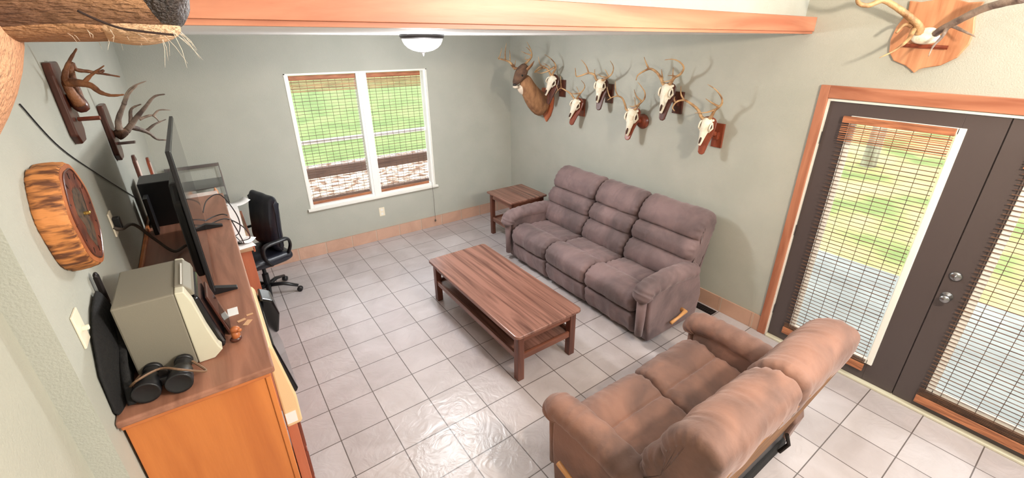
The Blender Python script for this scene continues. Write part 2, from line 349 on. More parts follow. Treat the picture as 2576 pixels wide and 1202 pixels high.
# ------------------------------------------------------------------ bamboo blinds
def blind(a0, a1, z0, z1, pos, axis, label, pitch=0.034, vp=0.075, val=0.17, botn=4, skew=0.0):
    """hangs in the plane axis=pos, a0..a1 wide"""
    base = [0, 0, z0]; base[axis] = pos; base[1-axis] = (a0+a1)/2
    r = empty('bamboo_blind', base, 0, label, 'blind', 'woven bamboo blinds')
    L = (a1-a0)/2
    def bx(mb, u0, u1, w0, w1, d0, d1):
        lo = [0, 0, w0-z0]; hi = [0, 0, w1-z0]; lo[axis] = d0; hi[axis] = d1; lo[1-axis] = u0; hi[1-axis] = u1; mb.box(lo, hi)
    rng = random.Random(label)
    s = MB(); z = z0+0.02
    while z < z1-0.03:
        ww = rng.uniform(0.0028, 0.0052); e = rng.uniform(0, 0.006); bx(s, -L+e, L-e, z, z+ww, -0.0025, 0.0025)
        z += pitch if z > z0+botn*0.008+0.03 else 0.010
    s.build('slats', M['bamboo'], r)
    s = MB(); u = -L+0.02
    while u < L:
        bx(s, u-0.0017, u+0.0017, z0, z1, 0.0028 if pos > 0 else -0.005, 0.0048); u += vp
    s.build('cords', M['cordm'], r)
    s = MB()
    z = z1-val                                  # folded, denser slats of the valance
    while z < z1-0.03:
        bx(s, -L, L, z, z+rng.uniform(0.004, 0.008), -0.012, -0.006); z += rng.uniform(0.011, 0.017)
    s.build('valance', M['bamboor'], r)
    s = MB(); bx(s, -L, L, z1-0.045, z1, -0.014, 0.012); s.build('head_rail', M['bamboor'], r, bevel=0.002)
    s = MB(); hb = 0.016 if axis == 1 else 0.030; bx(s, -L, L, z0-hb, z0+hb, -0.009, 0.007); s.build('bottom_rail', M['bamboor'], r, bevel=0.002)
    return r
blind(0.592, 1.284, 0.66, 2.09, YB+0.032, 1, 'woven bamboo blind over the left half of the white window')
blind(1.414, 2.078, 0.655, 2.09, YB+0.032, 1, 'woven bamboo blind over the right half of the white window')

# ------------------------------------------------------------------ patio doors
def leaf(n, y0, y1, hinge_side, label, gy0, gy1, knob=None):
    r = empty('door_%d' % n, (XR, (y0+y1)/2, 0), 0); r['kind'] = 'structure'; r['label'] = label
    oy = (y0+y1)/2
    gz0, gz1 = 0.20, 1.93
    def mv(mb, name, m, **k):
        bmesh.ops.translate(mb.bm, vec=(-XR, -oy, 0), verts=mb.bm.verts); return mb.build(name, m, r, **k)
    x0, x1 = XR+0.012, XR+0.055
    mb = MB().box((x0, y0, 0.02), (x1, gy0, 2.04)).box((x0, gy1, 0.02), (x1, y1, 2.04)).box((x0, gy0, 0.02), (x1, gy1, gz0)).box((x0, gy0, gz1), (x1, gy1, 2.04))
    mv(mb, 'door_slab', M['door'], bevel=0.002)
    mb = MB(); a = 0.028
    for lo, hi in (((x0-0.014, gy0-a, gz0-a), (x0+0.02, gy0+0.012, gz1+a)), ((x0-0.014, gy1-0.012, gz0-a), (x0+0.02, gy1+a, gz1+a)),
                   ((x0-0.014, gy0, gz0-a), (x0+0.02, gy1, gz0+0.012)), ((x0-0.014, gy0, gz1-0.012), (x0+0.02, gy1, gz1+a))): mb.box(lo, hi)
    mv(mb, 'glazing_frame', M['white'], bevel=0.004)
    mv(MB().box((x0+0.018, gy0, gz0), (x0+0.023, gy1, gz1)), 'pane', M['glass'])
    if hinge_side:
        for z in (0.28, 1.03, 1.78):
            mv(MB().lathe([(0.007, z-0.045), (0.008, z-0.044), (0.008, z+0.044), (0.007, z+0.045)], 12, Matrix.Translation((XR+0.005, y1+0.006, 0))), 'hinge', M['chrome'])
    if knob:
        ky = knob
        rot = Matrix.Rotation(-PI/2, 4, 'Y')
        mv(MB().lathe([(0.032, 0), (0.032, 0.006), (0.012, 0.010), (0.011, 0.035), (0.024, 0.045), (0.028, 0.058), (0.022, 0.068), (0.001, 0.072)], 24, Matrix.Translation((x0, ky, 0.90)) @ rot), 'door_knob', M['chrome'], smooth=True)
        mv(MB().lathe([(0.033, 0), (0.033, 0.007), (0.024, 0.016), (0.001, 0.018)], 24, Matrix.Translation((x0, ky, 1.05)) @ rot).box((x0-0.03, ky-0.004, 1.035), (x0-0.014, ky+0.004, 1.065)), 'deadbolt', M['chrome'], smooth=True)
leaf(1, -3.575, -2.66, True, 'left dark brown patio door with a tall glass pane', -3.385, -2.84)
leaf(2, -4.495, -3.581, False, 'right dark brown patio door with knob and deadbolt', -4.30, -3.76, -3.632)
o_ = MB().box((XR+0.03, -3.60, 0.02), (XR+0.058, -3.556, 2.04)).build('door_astragal', M['door']); o_['kind'] = 'structure'
struct('trim_3', MB().box((XR-0.022, DY1+0.0, 0), (XR, DY1+0.062, 2.15)), M['casing'], 'orange wooden casing left of the patio doors', bevel=0.003)
struct('trim_4', MB().box((XR-0.022, DY0-0.062, 2.064), (XR, DY1, 2.15)), M['casingy'], 'orange wooden casing above the patio doors', bevel=0.003)
struct('trim_5', MB().box((XR-0.022, DY0-0.062, 0), (XR, DY0, 2.064)), M['casing'], bevel=0.003)
struct('trim_6', MB().box((XR-0.004, DY1-0.012, 0), (XR+0.06, DY1, 2.06)).box((XR-0.004, DY0, 2.045), (XR+0.06, DY1-0.012, 2.06)).box((XR-0.004, DY0, 0), (XR+0.06, DY0+0.012, 2.045)), M['white'], 'cream jamb strip around the patio doors')
struct('trim_7', MB().box((XR-0.03, DY0, 0.0), (XR+0.1, DY1-0.013, 0.019)), M['pale'], 'pale metal threshold under the patio doors', bevel=0.004)
bld = blind(-3.372, -2.775, 0.135, 1.955, XR-0.012, 0, 'woven bamboo blind hung on the left patio door, white strip beside it', pitch=0.030, vp=0.088, val=0.17)
blind(-4.36, -3.70, 0.10, 1.955, XR-0.012, 0, 'long bamboo blind on the right patio door beside the knob', pitch=0.030, vp=0.088, val=0.17, botn=7)

# ------------------------------------------------------------------ outdoors
gz = -0.18
def slope_mesh(x0, x1, y0, y1, f, n=24):
    bm = bmesh.new(); g = [[bm.verts.new((x0+(x1-x0)*i/n, y0+(y1-y0)*j/n, f(x0+(x1-x0)*i/n, y0+(y1-y0)*j/n))) for j in range(n+1)] for i in range(n+1)]
    for i in range(n):
        for j in range(n): bm.faces.new((g[i][j], g[i+1][j], g[i+1][j+1], g[i][j+1]))
    mb = MB(); mb.bm.free(); mb.bm = bm; return mb
struct('lawn', slope_mesh(-25, 30, 6.6, 70, lambda x, y: gz+max(0, y-6.6)*0.08), M['lawn'], 'green lawn rising behind the window')
struct('ground', slope_mesh(-25, 30, YB+0.15, 6.6, lambda x, y: gz-0.01), M['litter'], 'leaf covered ground outside the window')
struct('lawn_side', slope_mesh(5.9, 30, -20, 1.5, lambda x, y: gz+0.02+max(0, x-10)*0.08), M['strawlawn'], 'pale sunlit grass beyond the patio')
struct('patio', MB().box((XR+0.16, -12, gz), (5.9, YB+0.14, -0.08)), M['concrete'], 'grey concrete patio outside the doors')
r = empty('porch_railing', (1.5, 2.2, gz), 0, 'brown wooden porch railing seen low through the window blinds', 'railing')
MB().box((-2.6, -0.03, 0.92), (2.6, 0.06, 1.05)).build('top_rail', M['railw'], r, bevel=0.004)
MB().box((-2.6, -0.02, 0.56), (2.6, 0.03, 0.63)).build('lower_rail', M['railw'], r, bevel=0.004)
for x in (-2.5, -0.95, 1.25, 2.5): MB().box((x-0.045, -0.045, 0), (x+0.045, 0.045, 0.92)).build('post', M['railw'], r, bevel=0.004)
def tree(x, y, h, rad, label, zb, crown=True):
    r = empty('tree', (x, y, zb), 0, label, 'tree'); rg = random.Random(label)
    MB().tube([(0, 0, -0.1), (0.03, 0, h*0.3), (0.0, 0.05, h*0.6), (0.1, 0, h)], [rad*1.25, rad, rad*0.8, rad*0.5], 14).build('trunk', M['bark2'], r, smooth=True)
    mb = MB()
    for _ in range(900):
        a = rg.uniform(0, 2*PI); q = rg.random()**0.5; p = Vector((math.cos(a)*q*h*0.35, math.sin(a)*q*h*0.35, h*rg.uniform(0.55, 1.1)))
        s_ = rg.uniform(0.06, 0.14); d1 = Vector((rg.uniform(-1, 1), rg.uniform(-1, 1), rg.uniform(-1, 1))).normalized()*s_; d2 = d1.orthogonal().normalized()*s_*0.6
        vs = [mb.bm.verts.new(p+d1), mb.bm.verts.new(p+d2), mb.bm.verts.new(p-d1), mb.bm.verts.new(p-d2)]; mb.bm.faces.new(vs)
    mb.build('foliage', M['leaf'], r)
p = at(2175, 430, 2, 0.0); tree(11.2, -0.95, 6, 0.115, 'thick grey tree trunk on the grass beyond the left patio door', gz+0.1)
tree(15.5, -3.4, 7, 0.22, 'distant slim tree behind the dry grass past the patio doors', gz+0.4)

# ------------------------------------------------------------------ reclining sofas
def wr(x, a, b, edge, u, seed):
    g = noise.noise(Vector((x*9+seed*7.3, a*1.5, b*1.5)))*0.010
    fold = abs(noise.noise(Vector((x*24+seed*3.1, a*3, b*3))))*0.012*(1.3-edge*0.6)-0.004
    pucker = (1-edge)*0.008*math.sin((a*90)+(b*70)+seed)
    return g+fold+pucker
SEATP = [(0.60, 0.27), (0.60, 0.40), (0.45, 0.435), (0.28, 0.455), (0.235, 0.455), (0.215, 0.443), (0.195, 0.458), (0.12, 0.485), (0.03, 0.475), (-0.045, 0.42), (-0.06, 0.34), (-0.03, 0.27), (0.10, 0.25), (0.35, 0.25)]
FOOTP = [(0.10, 0.26), (0.0, 0.262), (-0.035, 0.235), (-0.03, 0.16), (-0.008, 0.08), (0.03, 0.035), (0.08, 0.03), (0.11, 0.10)]
BACKP = [(0.62, 0.40), (0.50, 0.41), (0.455, 0.47), (0.465, 0.56), (0.52, 0.625), (0.55, 0.632), (0.525, 0.66), (0.53, 0.74), (0.585, 0.80), (0.62, 0.808), (0.592, 0.835), (0.605, 0.92), (0.66, 1.0), (0.75, 1.04), (0.84, 1.02), (0.875, 0.95), (0.855, 0.80), (0.78, 0.60), (0.69, 0.42)]
def recliner(name, loc, rz, n, sw, aw, m, label, cat, db=0.0, lean=1.0, group=None, hz=1.0, back=None):
    back = back or m
    r = empty(name, loc, rz, label, cat, group); W = 2*aw+n*sw
    for i in range(n):
        x0 = aw+i*sw
        pillow(SEATP, x0+0.004, x0+sw-0.004, 0.055, m, 'seat_cushion', r, disp=wr, seed=i+1)
        pillow(FOOTP, x0+0.008, x0+sw-0.008, 0.03, m, 'footrest', r, disp=wr, seed=i+11)
        e0 = -aw*0.62 if i == 0 else 0.0; e1 = aw*0.62 if i == n-1 else 0.0
        bp = [(a+db*((b-0.4)/0.6), 0.4+(b-0.4)*hz) for a, b in BACKP]
        pillow(bp, x0+e0+0.004, x0+sw+e1-0.004, 0.062, m, 'back_cushion', r, nx=44, disp=wr, seed=i+21)
    for s, ax in ((0, 0.0), (1, W-aw)):
        cx = ax+aw/2; out = -1 if s == 0 else 1
        x0, x1 = (ax+0.02, ax+aw-0.01) if s == 0 else (ax+0.01, ax+aw-0.02)
        MB().prism([(0.03, 0.03), (0.0, 0.30), (0.0, 0.54), (0.35, 0.57), (0.66, 0.56), (0.72, 0.40), (0.76, 0.26), (0.72, 0.03)], 0, x0, x1).build('side_panel', m, r, bevel=0.02, seg=3)
        # padded roll on top of the arm
        path = crom([(cx, -0.03, 0.45), (cx, -0.035, 0.50), (cx, 0.02, 0.55), (cx, 0.2, 0.565), (cx, 0.42, 0.56), (cx, 0.60, 0.54), (cx, 0.68, 0.50)], 10, False)
        k = len(path); bm = MB(); rings = []
        rad = []
        for j, p in enumerate(path):
            t = j/(k-1); f = min(1, 0.35+5*t) if t < 0.13 else (1.0 if t < 0.85 else 1-0.5*(t-0.85)/0.15)
            rad.append((0.078*f+0.004*math.sin(j*1.7+s), (aw/2+0.008)*f+0.004*math.sin(j*1.1+s*2)))
        bm.tube(path, rad, 20, up=(0, 0, 1))
        for v in bm.bm.verts:
            g = abs(noise.noise(Vector((v.co.x*5, v.co.y*26+s*9, v.co.z*5))))*0.016-0.004+noise.noise(Vector((v.co.x*8, v.co.y*6, v.co.z*8+s)))*0.008
            c0 = Vector((cx, v.co.y, 0.54)); d0 = (v.co-c0)
            if d0.length > 1e-3: v.co += d0.normalized()*g
        o = bm.build('arm_pad', m, r, smooth=True, sub=1)
        # drooping front of the arm
        MB().tube([(cx, -0.03, 0.10), (cx, -0.03, 0.3), (cx, -0.035, 0.46)], [(0.03, aw*0.22), (0.035, aw*0.26), (0.03, aw*0.3)], 14, up=(0, 1, 0)).build('arm_front', m, r, smooth=True)
    MB().prism([(0.66, 0.05), (0.845+db*0.8, 0.86*hz), (0.862+db*0.8, 0.86*hz), (0.685, 0.05)], 0, 0.09, W-0.09).build('back_panel', back, r, bevel=0.004)
    MB().prism([(0.08, 0.02), (0.08, 0.25), (0.72, 0.25), (0.72, 0.02)], 0, aw, W-aw).build('base_frame', M['black'], r)
    return r, W
so, WS = recliner('reclining_sofa', (2.405, 0.0, 0), -PI/2, 3, 0.605, 0.165, M['suede'], 'three seat brown suede reclining sofa against the right wall', 'sofa', db=0.05)
def lever(par, x, y0, y1, z0, z1):
    MB().tube([(x+0.0, y1, z1), (x+0.045*(1 if x > 0.5 else -1), y1, z1), (x+0.05*(1 if x > 0.5 else -1), (y0+y1)/2, (z0+z1)/2), (x+0.05*(1 if x > 0.5 else -1), y0, z0)], [0.02, 0.02, 0.013, 0.016], 10).build('recliner_lever', mat('tan_lever', srgb(205, 150, 95), 0.4), par, smooth=True)
lever(so, WS-0.02, 0.26, 0.47, 0.165, 0.20)
lo, WL = recliner('reclining_loveseat', (2.43, -2.60, 0), PI, 2, 0.585, 0.165, M['suede_lamplit'], 'two seat brown suede reclining loveseat with its back to the camera', 'sofa', db=0.03, back=M['backboard'])
lever(lo, WL-0.02, 0.12, 0.40, 0.30, 0.24)
# open back of the loveseat: dark dust cover and steel frame
MB().box((0.10, 0.70, 0.02), (WL-0.10, 0.73, 0.12)).build('dust_cover', M['cloth_black'], lo, bevel=0.01)
MB().tube([(0.22, 0.75, 0.22), (0.20, 0.77, 0.14), (0.22, 0.74, 0.06)], 0.012, 8).build('steel_bracket', M['iron'], lo)

# ------------------------------------------------------------------ tables
def rounded(x0, y0, x1, y1, r, n=6):
    out = []
    for cx, cy, a0 in ((x1-r, y1-r, 0), (x0+r, y1-r, 90), (x0+r, y0+r, 180), (x1-r, y0+r, 270)):
        for j in range(n+1):
            a = math.radians(a0+90*j/n); out.append((cx+r*math.cos(a), cy+r*math.sin(a)))
    return out
def table(name, x0, x1, y0, y1, h, shelf, label, cat, leg=0.058, corner=0.04, inset=0.035, slope=0):
    r = empty(name, ((x0+x1)/2, (y0+y1)/2, 0), 0, label, cat); w, d = (x1-x0)/2, (y1-y0)/2
    mt = MB().prism(rounded(-w, -d, w, d, corner), 2, h-0.026, h)
    mt.build('tabletop', M['darkwood'], r, bevel=0.007, seg=3)
    i = inset
    for ys in (-d+i+0.008, d-i-0.028): MB().box((-w+i+leg*0.5, ys, h-0.095), (w-i-leg*0.5, ys+0.02, h-0.026)).build('apron', M['darkwoodx'], r, bevel=0.002)
    for xs in (-w+i+0.008, w-i-0.028): MB().box((xs, -d+i+leg*0.5, h-0.095), (xs+0.02, d-i-leg*0.5, h-0.026)).build('apron', M['darkwood'], r, bevel=0.002)
    for sx in (-1, 1):
        for sy in (-1, 1):
            cx = sx*(w-i-leg/2); cy = sy*(d-i-leg/2)
            MB().box((cx-leg/2, cy-leg/2, 0), (cx+leg/2, cy+leg/2, h-0.026)).build('leg', M['darkwoodz'], r, bevel=0.004)
    MB().box((-w+i+0.02, -d+i+0.02, shelf-0.012), (w-i-0.02, d-i-0.02, shelf)).build('shelf', M['darkwood'], r)
    for a, b in (((-w+i+leg*.5, -d+i+0.01, shelf-0.03), (w-i-leg*.5, -d+i+0.032, shelf+0.022)), ((-w+i+leg*.5, d-i-0.032, shelf-0.03), (w-i-leg*.5, d-i-0.01, shelf+0.022))):
        MB().box(a, b).build('shelf_rail', M['darkwoodx'], r, bevel=0.002)
    for a, b in (((-w+i+0.01, -d+i+leg*.5, shelf-0.03), (-w+i+0.032, d-i-leg*.5, shelf+0.022)), ((w-i-0.032, -d+i+leg*.5, shelf-0.03), (w-i-0.01, d-i-leg*.5, shelf+0.022))):
        MB().box(a, b).build('shelf_rail', M['darkwood'], r, bevel=0.002)
    return r
table('coffee_table', 1.232, 1.885, -1.862, -0.335, 0.45, 0.215, 'long dark walnut coffee table with a lower shelf before the sofa', 'table')
table('end_table', 2.585, 3.155, 0.165, 0.735, 0.60, 0.22, 'square dark walnut end table in the corner beside the sofa', 'table', leg=0.05, corner=0.012, inset=0.03)

# ------------------------------------------------------------------ long cabinet on the left
CT = 1.30
cb = empty('cabinet', (-0.48, -1.08, 0), 0, 'long tall orange oak cabinet along the left wall', 'cabinet')
def rel(mb, name, m, par, o, **k):
    bmesh.ops.translate(mb.bm, vec=(-o[0], -o[1], -o[2]), verts=mb.bm.verts); return mb.build(name, m, par, **k)
co = (-0.48, -1.08, 0)
rel(MB().box((-0.712, -2.305, 0), (-0.29, 0.17, CT-0.03)), 'body', M['orangewood'], cb, co, bevel=0.002)
rel(MB().box((-0.718, -2.345, CT-0.028), (-0.252, 0.19, CT)), 'top', M['topwood'], cb, co, bevel=0.008, seg=3)
rel(MB().box((-0.714, -2.33, CT-0.05), (-0.268, -2.306, CT-0.03)), 'moulding', M['edgewood'], cb, co, bevel=0.005)
rel(MB().box((-0.718, -1.80, CT), (-0.700, 0.19, CT+0.022)), 'back_rail', M['edgewood'], cb, co, bevel=0.004)
rel(MB().box((-0.290, -2.31, 0), (-0.270, -2.255, CT-0.03)), 'corner_stile', M['orangewood'], cb, co, bevel=0.003)
for y0 in (-0.86, -0.20):
    for z0 in (0.08, 0.48, 0.88):
        dr = rel(MB().box((-0.29, y0-0.3, z0), (-0.272, y0+0.3, z0+0.34)), 'drawer', M['deskwood'], cb, co, bevel=0.004)
        rel(MB().ball((-0.262, y0, z0+0.17), 0.014, 12), 'knob', M['iron'], dr, co, smooth=True)
# low drawer stand and beige appliance leaning in front of the cabinet
st = empty('drawer_stand', (-0.252, -1.72, 0), 0, 'narrow reddish wooden drawer stand in front of the cabinet', 'drawers')
so_ = (-0.252, -1.72, 0)
rel(MB().box((-0.268, -2.02, 0), (-0.222, -1.42, 0.70)), 'body', M['deskwood'], st, so_, bevel=0.003)
for z0 in (0.05, 0.27, 0.49): rel(MB().box((-0.222, -1.98, z0), (-0.206, -1.46, z0+0.18)), 'drawer_front', M['board'], st, so_, bevel=0.004)
ap = empty('beige_appliance', (-0.225, -1.72, 0.70), 0, 'tall beige plastic appliance with a black curved front on the drawer stand', 'appliance')
ao = (-0.225, -1.72, 0.70)
rel(MB().prism([(-0.266, 0.702), (-0.266, 1.19), (-0.248, 1.195), (-0.236, 1.17), (-0.194, 0.86), (-0.196, 0.715), (-0.204, 0.702)], 1, -2.03, -1.40), 'shell', M['beige'], ap, ao, bevel=0.008)
rel(MB().prism([(-0.246, 1.165), (-0.228, 1.17), (-0.178, 0.885), (-0.186, 0.868), (-0.20, 0.868)], 1, -2.0, -1.55), 'black_front', M['blackgloss'], ap, ao, bevel=0.006)
rel(MB().prism([(-0.236, 1.10), (-0.225, 1.185), (-0.17, 1.15), (-0.155, 1.06), (-0.18, 0.95), (-0.215, 0.95)], 1, -1.56, -1.42), 'black_cap', M['blackgloss'], ap, ao, bevel=0.012, seg=3)
rel(MB().box((-0.262, -2.034, 0.725), (-0.215, -2.0305, 0.79)), 'rating_label', M['paper'], ap, ao)

# ------------------------------------------------------------------ television
tv = empty('television', (-0.40, -1.09, CT), 0, 'flat black television seen almost edge on, standing on the cabinet', 'television')
to = (-0.40, -1.09, CT)
rel(MB().box((-0.412, -1.65, 1.335), (-0.394, -0.53, 2.02)), 'bezel', M['black'], tv, to, bevel=0.003)
rel(MB().box((-0.3945, -1.64, 1.352), (-0.3925, -0.54, 2.01)), 'screen', M['screen'], tv, to)
rel(MB().prism([(-1.5, 1.36), (-1.5, 1.75), (-1.42, 1.83), (-0.76, 1.83), (-0.68, 1.75), (-0.68, 1.36)], 0, -0.455, -0.4121), 'back_housing', M['black'], tv, to, bevel=0.015)
for y in (-1.60, -0.62):
    rel(MB().prism([(-0.50, CT+0.001), (-0.50, CT+0.014), (-0.41, CT+0.04), (-0.392, CT+0.04), (-0.305, CT+0.014), (-0.305, CT+0.001)], 1, y-0.014, y+0.014), 'foot', M['black'], tv, to, bevel=0.003)

# grey box shaped appliance with pale bezel
pr = empty('grey_appliance', (-0.55, -2.0, CT), 0, 'grey boxy appliance with a pale bezel and dark front on the cabinet corner', 'appliance')
po = (-0.55, -2.0, CT); y0, y1 = -2.155, -1.83
rel(MB().box((-0.658, y0, CT+0.002), (-0.482, y1, 1.612)), 'body', M['grey'], pr, po, bevel=0.006)
rel(MB().prism([(-0.482, CT+0.002), (-0.482, 1.615), (-0.455, 1.612), (-0.44, 1.56), (-0.425, 1.44), (-0.408, 1.35), (-0.398, CT+0.03), (-0.43, CT+0.002)], 1, y0-0.003, y0+0.05), 'side_bezel', M['pale'], pr, po, bevel=0.004)
rel(MB().prism([(-0.482, CT+0.002), (-0.482, 1.615), (-0.455, 1.612), (-0.44, 1.56), (-0.425, 1.44), (-0.408, 1.35), (-0.398, CT+0.03), (-0.43, CT+0.002)], 1, y1-0.02, y1+0.003), 'side_bezel', M['pale'], pr, po, bevel=0.004)
rel(MB().prism([(-0.482, 1.56), (-0.482, 1.618), (-0.455, 1.616), (-0.435, 1.59), (-0.43, 1.565)], 1, y0+0.05, y1-0.02), 'top_bezel', M['grey'], pr, po, bevel=0.004)
rel(MB().prism([(-0.481, CT+0.004), (-0.481, 1.56), (-0.425, 1.555), (-0.405, 1.44), (-0.385, 1.33), (-0.39, CT+0.004)], 1, y0+0.052, y1-0.022), 'dark_front', M['blackgloss'], pr, po, bevel=0.01)
rel(MB().box((-0.462, y0+0.06, 1.6165), (-0.458, y1-0.07, 1.6205)), 'trim_line', M['white'], pr, po)
# leaning framed picture in front of it
fr = empty('picture_frame', (-0.36, -1.93, CT), 0, 'small thin framed picture leaning on the dark front of the grey appliance', 'picture frame')
rel(MB().prism([(-0.372, CT+.001), (-0.412, 1.50), (-0.404, 1.502), (-0.362, CT+.001)], 1, -2.02, -1.87), 'frame', M['boardd'], fr, (-0.36, -1.93, CT), bevel=0.002)
rel(MB().prism([(-0.3632, CT+0.012), (-0.4025, 1.49), (-0.4015, 1.49), (-0.3622, CT+0.012)], 1, -2.01, -1.88), 'glass', M['glass'], fr, (-0.36, -1.93, CT))
# black soft bag leaning on the wall with tall strap bar
bgp = [(-0.71, CT+0.001), (-0.715, 1.45), (-0.712, 1.60), (-0.70, 1.70), (-0.685, 1.66), (-0.665, 1.5), (-0.63, 1.36), (-0.60, CT+0.001)]
bag = empty('equipment_bag', (-0.66, -2.1, CT), 0, 'black soft equipment bag slumped against the wall behind the binoculars', 'bag')
mb = MB(); mb.tube([(-0.035, -0.02, 0.004), (-0.038, -0.03, 0.02), (-0.036, -0.02, 0.10), (-0.036, 0.02, 0.18), (-0.04, 0.07, 0.24), (-0.042, 0.11, 0.28), (-0.043, 0.13, 0.30)],
    [(0.016, 0.17), (0.020, 0.185), (0.021, 0.18), (0.019, 0.15), (0.016, 0.10), (0.012, 0.06), (0.005, 0.03)], 36, up=(1, 0, 0))
for v in mb.bm.verts: v.co += Vector((0, noise.noise(v.co*18), noise.noise(v.co*16+Vector((5, 0, 0)))))*0.012*min(1, max(0, v.co.z-0.02)/0.05)
mb.build('bag_body', M['cloth_black'], bag, smooth=True)
MB().tube(crom([(-0.012, -0.19, 0.012), (-0.012, -0.12, 0.10), (-0.012, -0.02, 0.16), (-0.018, 0.05, 0.22)], 6, False), [(0.004, 0.012)]*19, 8).build('strap', M['cloth_black'], bag, smooth=True)
rel(MB().box((-0.708, -1.955, 1.54), (-0.694, -1.925, 1.66)).ball((-0.701, -1.94, 1.66), (.008, .017, .014), 10), 'strap_bar', M['iron'], bag, (-0.66, -2.1, CT), bevel=0.003)

# binoculars
def binoc(x, y, rz, label, tilt=0.0):
    r = empty('binoculars', (x, y, CT), rz, label, 'binoculars'); r.scale = (1.28, 0.86, 1.25)
    for s in (-1, 1):
        MB().lathe([(0.019, 0), (0.021, 0.004), (0.021, 0.02), (0.017, 0.03), (0.026, 0.06), (0.030, 0.10), (0.032, 0.145), (0.030, 0.15), (0.026, 0.145)], 24,
                   Matrix.Translation((s*0.036, -0.075, 0.033)) @ Matrix.Rotation(-PI/2, 4, 'X')).build('barrel', M['black'], r, smooth=True)
        MB().lathe([(0.022, -0.002), (0.023, 0.0), (0.023, 0.012), (0.02, 0.016)], 20, Matrix.Translation((s*0.036, -0.09, 0.033)) @ Matrix.Rotation(-PI/2, 4, 'X')).build('eyecup', M['black'], r, smooth=True)
    MB().box((-0.02, -0.03, 0.02), (0.02, 0.03, 0.045)).build('bridge', M['black'], r, bevel=0.006)
    MB().lathe([(0.011, 0), (0.011, 0.03)], 16, Matrix.Translation((0, -0.02, 0.052)) @ Matrix.Rotation(-PI/2, 4, 'X')).build('focus_wheel', M['iron'], r)
    pts = crom([(-0.06, -0.05, 0.04), (-0.09, 0.0, 0.015), (-0.05, 0.06, 0.07), (0.0, 0.02, 0.075), (0.05, 0.05, 0.07), (0.08, 0.0, 0.03), (0.06, -0.05, 0.04)], 6, False)
    MB().tube(pts, 0.0035, 6).build('strap', mat('tan_strap', srgb(120, 92, 70), 0.6), r)
binoc(-0.575, -2.24, math.radians(174), 'black binoculars with a tan strap on the near corner of the cabinet')

# carved wooden figure and papers
fg = empty('carved_figurine', (-0.352, -2.085, CT), 0, 'small carved tan wooden animal figure on the cabinet top', 'figurine')
MB().ball((0, 0, 0.012), (0.022, 0.018, 0.012), 14).build('base', M['boardd'], fg, smooth=True)
MB().tube([(0, 0, 0.012), (0.004, 0, 0.03), (0.0, 0.004, 0.05)], [0.013, 0.016, 0.012], 12).ball((0.006, -0.006, 0.06), (0.018, 0.015, 0.014), 14).ball((0.02, -0.016, 0.056), (0.01, 0.008, 0.008), 10).build('animal', M['slab'], fg, smooth=True)
for x, y, s_, a, lb in [(-0.32, -1.93, 0.016, 0.3, 'middle sized tan paper scrap on the cabinet top, closest to the picture frame'), (-0.30, -1.965, 0.021, 1.0, 'largest tan paper scrap on the cabinet top, by the front edge'),
                    (-0.285, -1.90, 0.013, 0.1, 'smallest tan paper scrap on the cabinet top, farthest from the figurine')]:
    o = MB().box((-s_, -s_*0.5, 0.0), (s_, s_*0.5, 0.0015)).build('paper_scrap', mat('tan_scrap', srgb(205, 160, 120), 0.8), loc=(x, y, CT+0.0005)); o.rotation_euler[2] = a
    tag(o, lb, 'paper scrap', 'paper scraps on the cabinet top')
o = MB().box((-0.02, -0.035, 0), (0.02, 0.035, 0.002)).build('note_card', M['paper'], loc=(-0.345, -1.83, CT)); tag(o, 'white note card flat on the cabinet beside the picture frame', 'card')

# black speaker box and other things behind the television
o = MB().box((-0.098, -0.12, 0), (0.088, 0.12, 0.30)).build('computer_tower', M['black'], loc=(-0.590, -0.27, CT), bevel=0.005); tag(o, 'black computer tower behind the television on the cabinet', 'computer')
o = MB().box((-0.012, -0.09, 0), (0.012, 0.09, 0.27)).build('router', M['black'], loc=(-0.70+0.03, -0.42+0.0, CT), bevel=0.004)
o.location = (-0.655, -0.50, CT); tag(o, 'thin upright black router between the wall and computer tower', 'router'); o.scale = (1, 0.6, 0.9)
def wall_frame(px, w, label, m):
    p = at(*px, 0, XL)
    r = empty('small_plaque', (XL, p.y, p.z), 0, label, 'plaque')
    MB().prism([(-w, -0.1), (-w, 0.06), (-w*0.4, 0.10), (w*0.4, 0.10), (w, 0.06), (w, -0.1)], 0, 0.0, 0.018).build('board', m, r, bevel=0.003)
    MB().box((0.0182, -w*0.5, -0.07), (0.021, w*0.5, 0.06)).build('picture', M['pink'], r)
wall_frame((342, 425), 0.05, 'dark small plaque on the left wall behind the computer tower', M['boardd'])
wall_frame((376, 425), 0.05, 'small tan edged plaque on the left wall beside the far corner', M['board'])
# cables
def cable(name, pts, r, label, m=None, n=8):
    o = MB().tube(crom(pts, n, False), r, 8).build(name, m or M['black'], smooth=True); tag(o, label, 'cable'); return o
cable('power_cable', [(-0.716, -1.30, 1.63), (-0.69, -1.28, 1.61), (-0.66, -1.15, 1.58), (-0.62, -1.02, 1.44), (-0.56, -0.98, CT+0.03), (-0.50, -0.90, CT+0.02), (-0.46, -1.0, CT+0.012)], 0.008, 'thick grey power cable from the wall outlet down behind the television', mat('grey_cable', srgb(80, 70, 62), 0.6))
ob = empty('wall_outlet', (XL, -1.27, 1.64), 0, 'grey plug and outlet low on the left wall behind the television', 'outlet')
MB().box((0.001, -0.035, -0.058), (0.008, 0.035, 0.058)).build('plate', M['cream'], ob, bevel=0.002)
MB().box((0.008, -0.018, -0.03), (0.035, 0.018, 0.03)).build('plug', M['black'], ob, bevel=0.004)
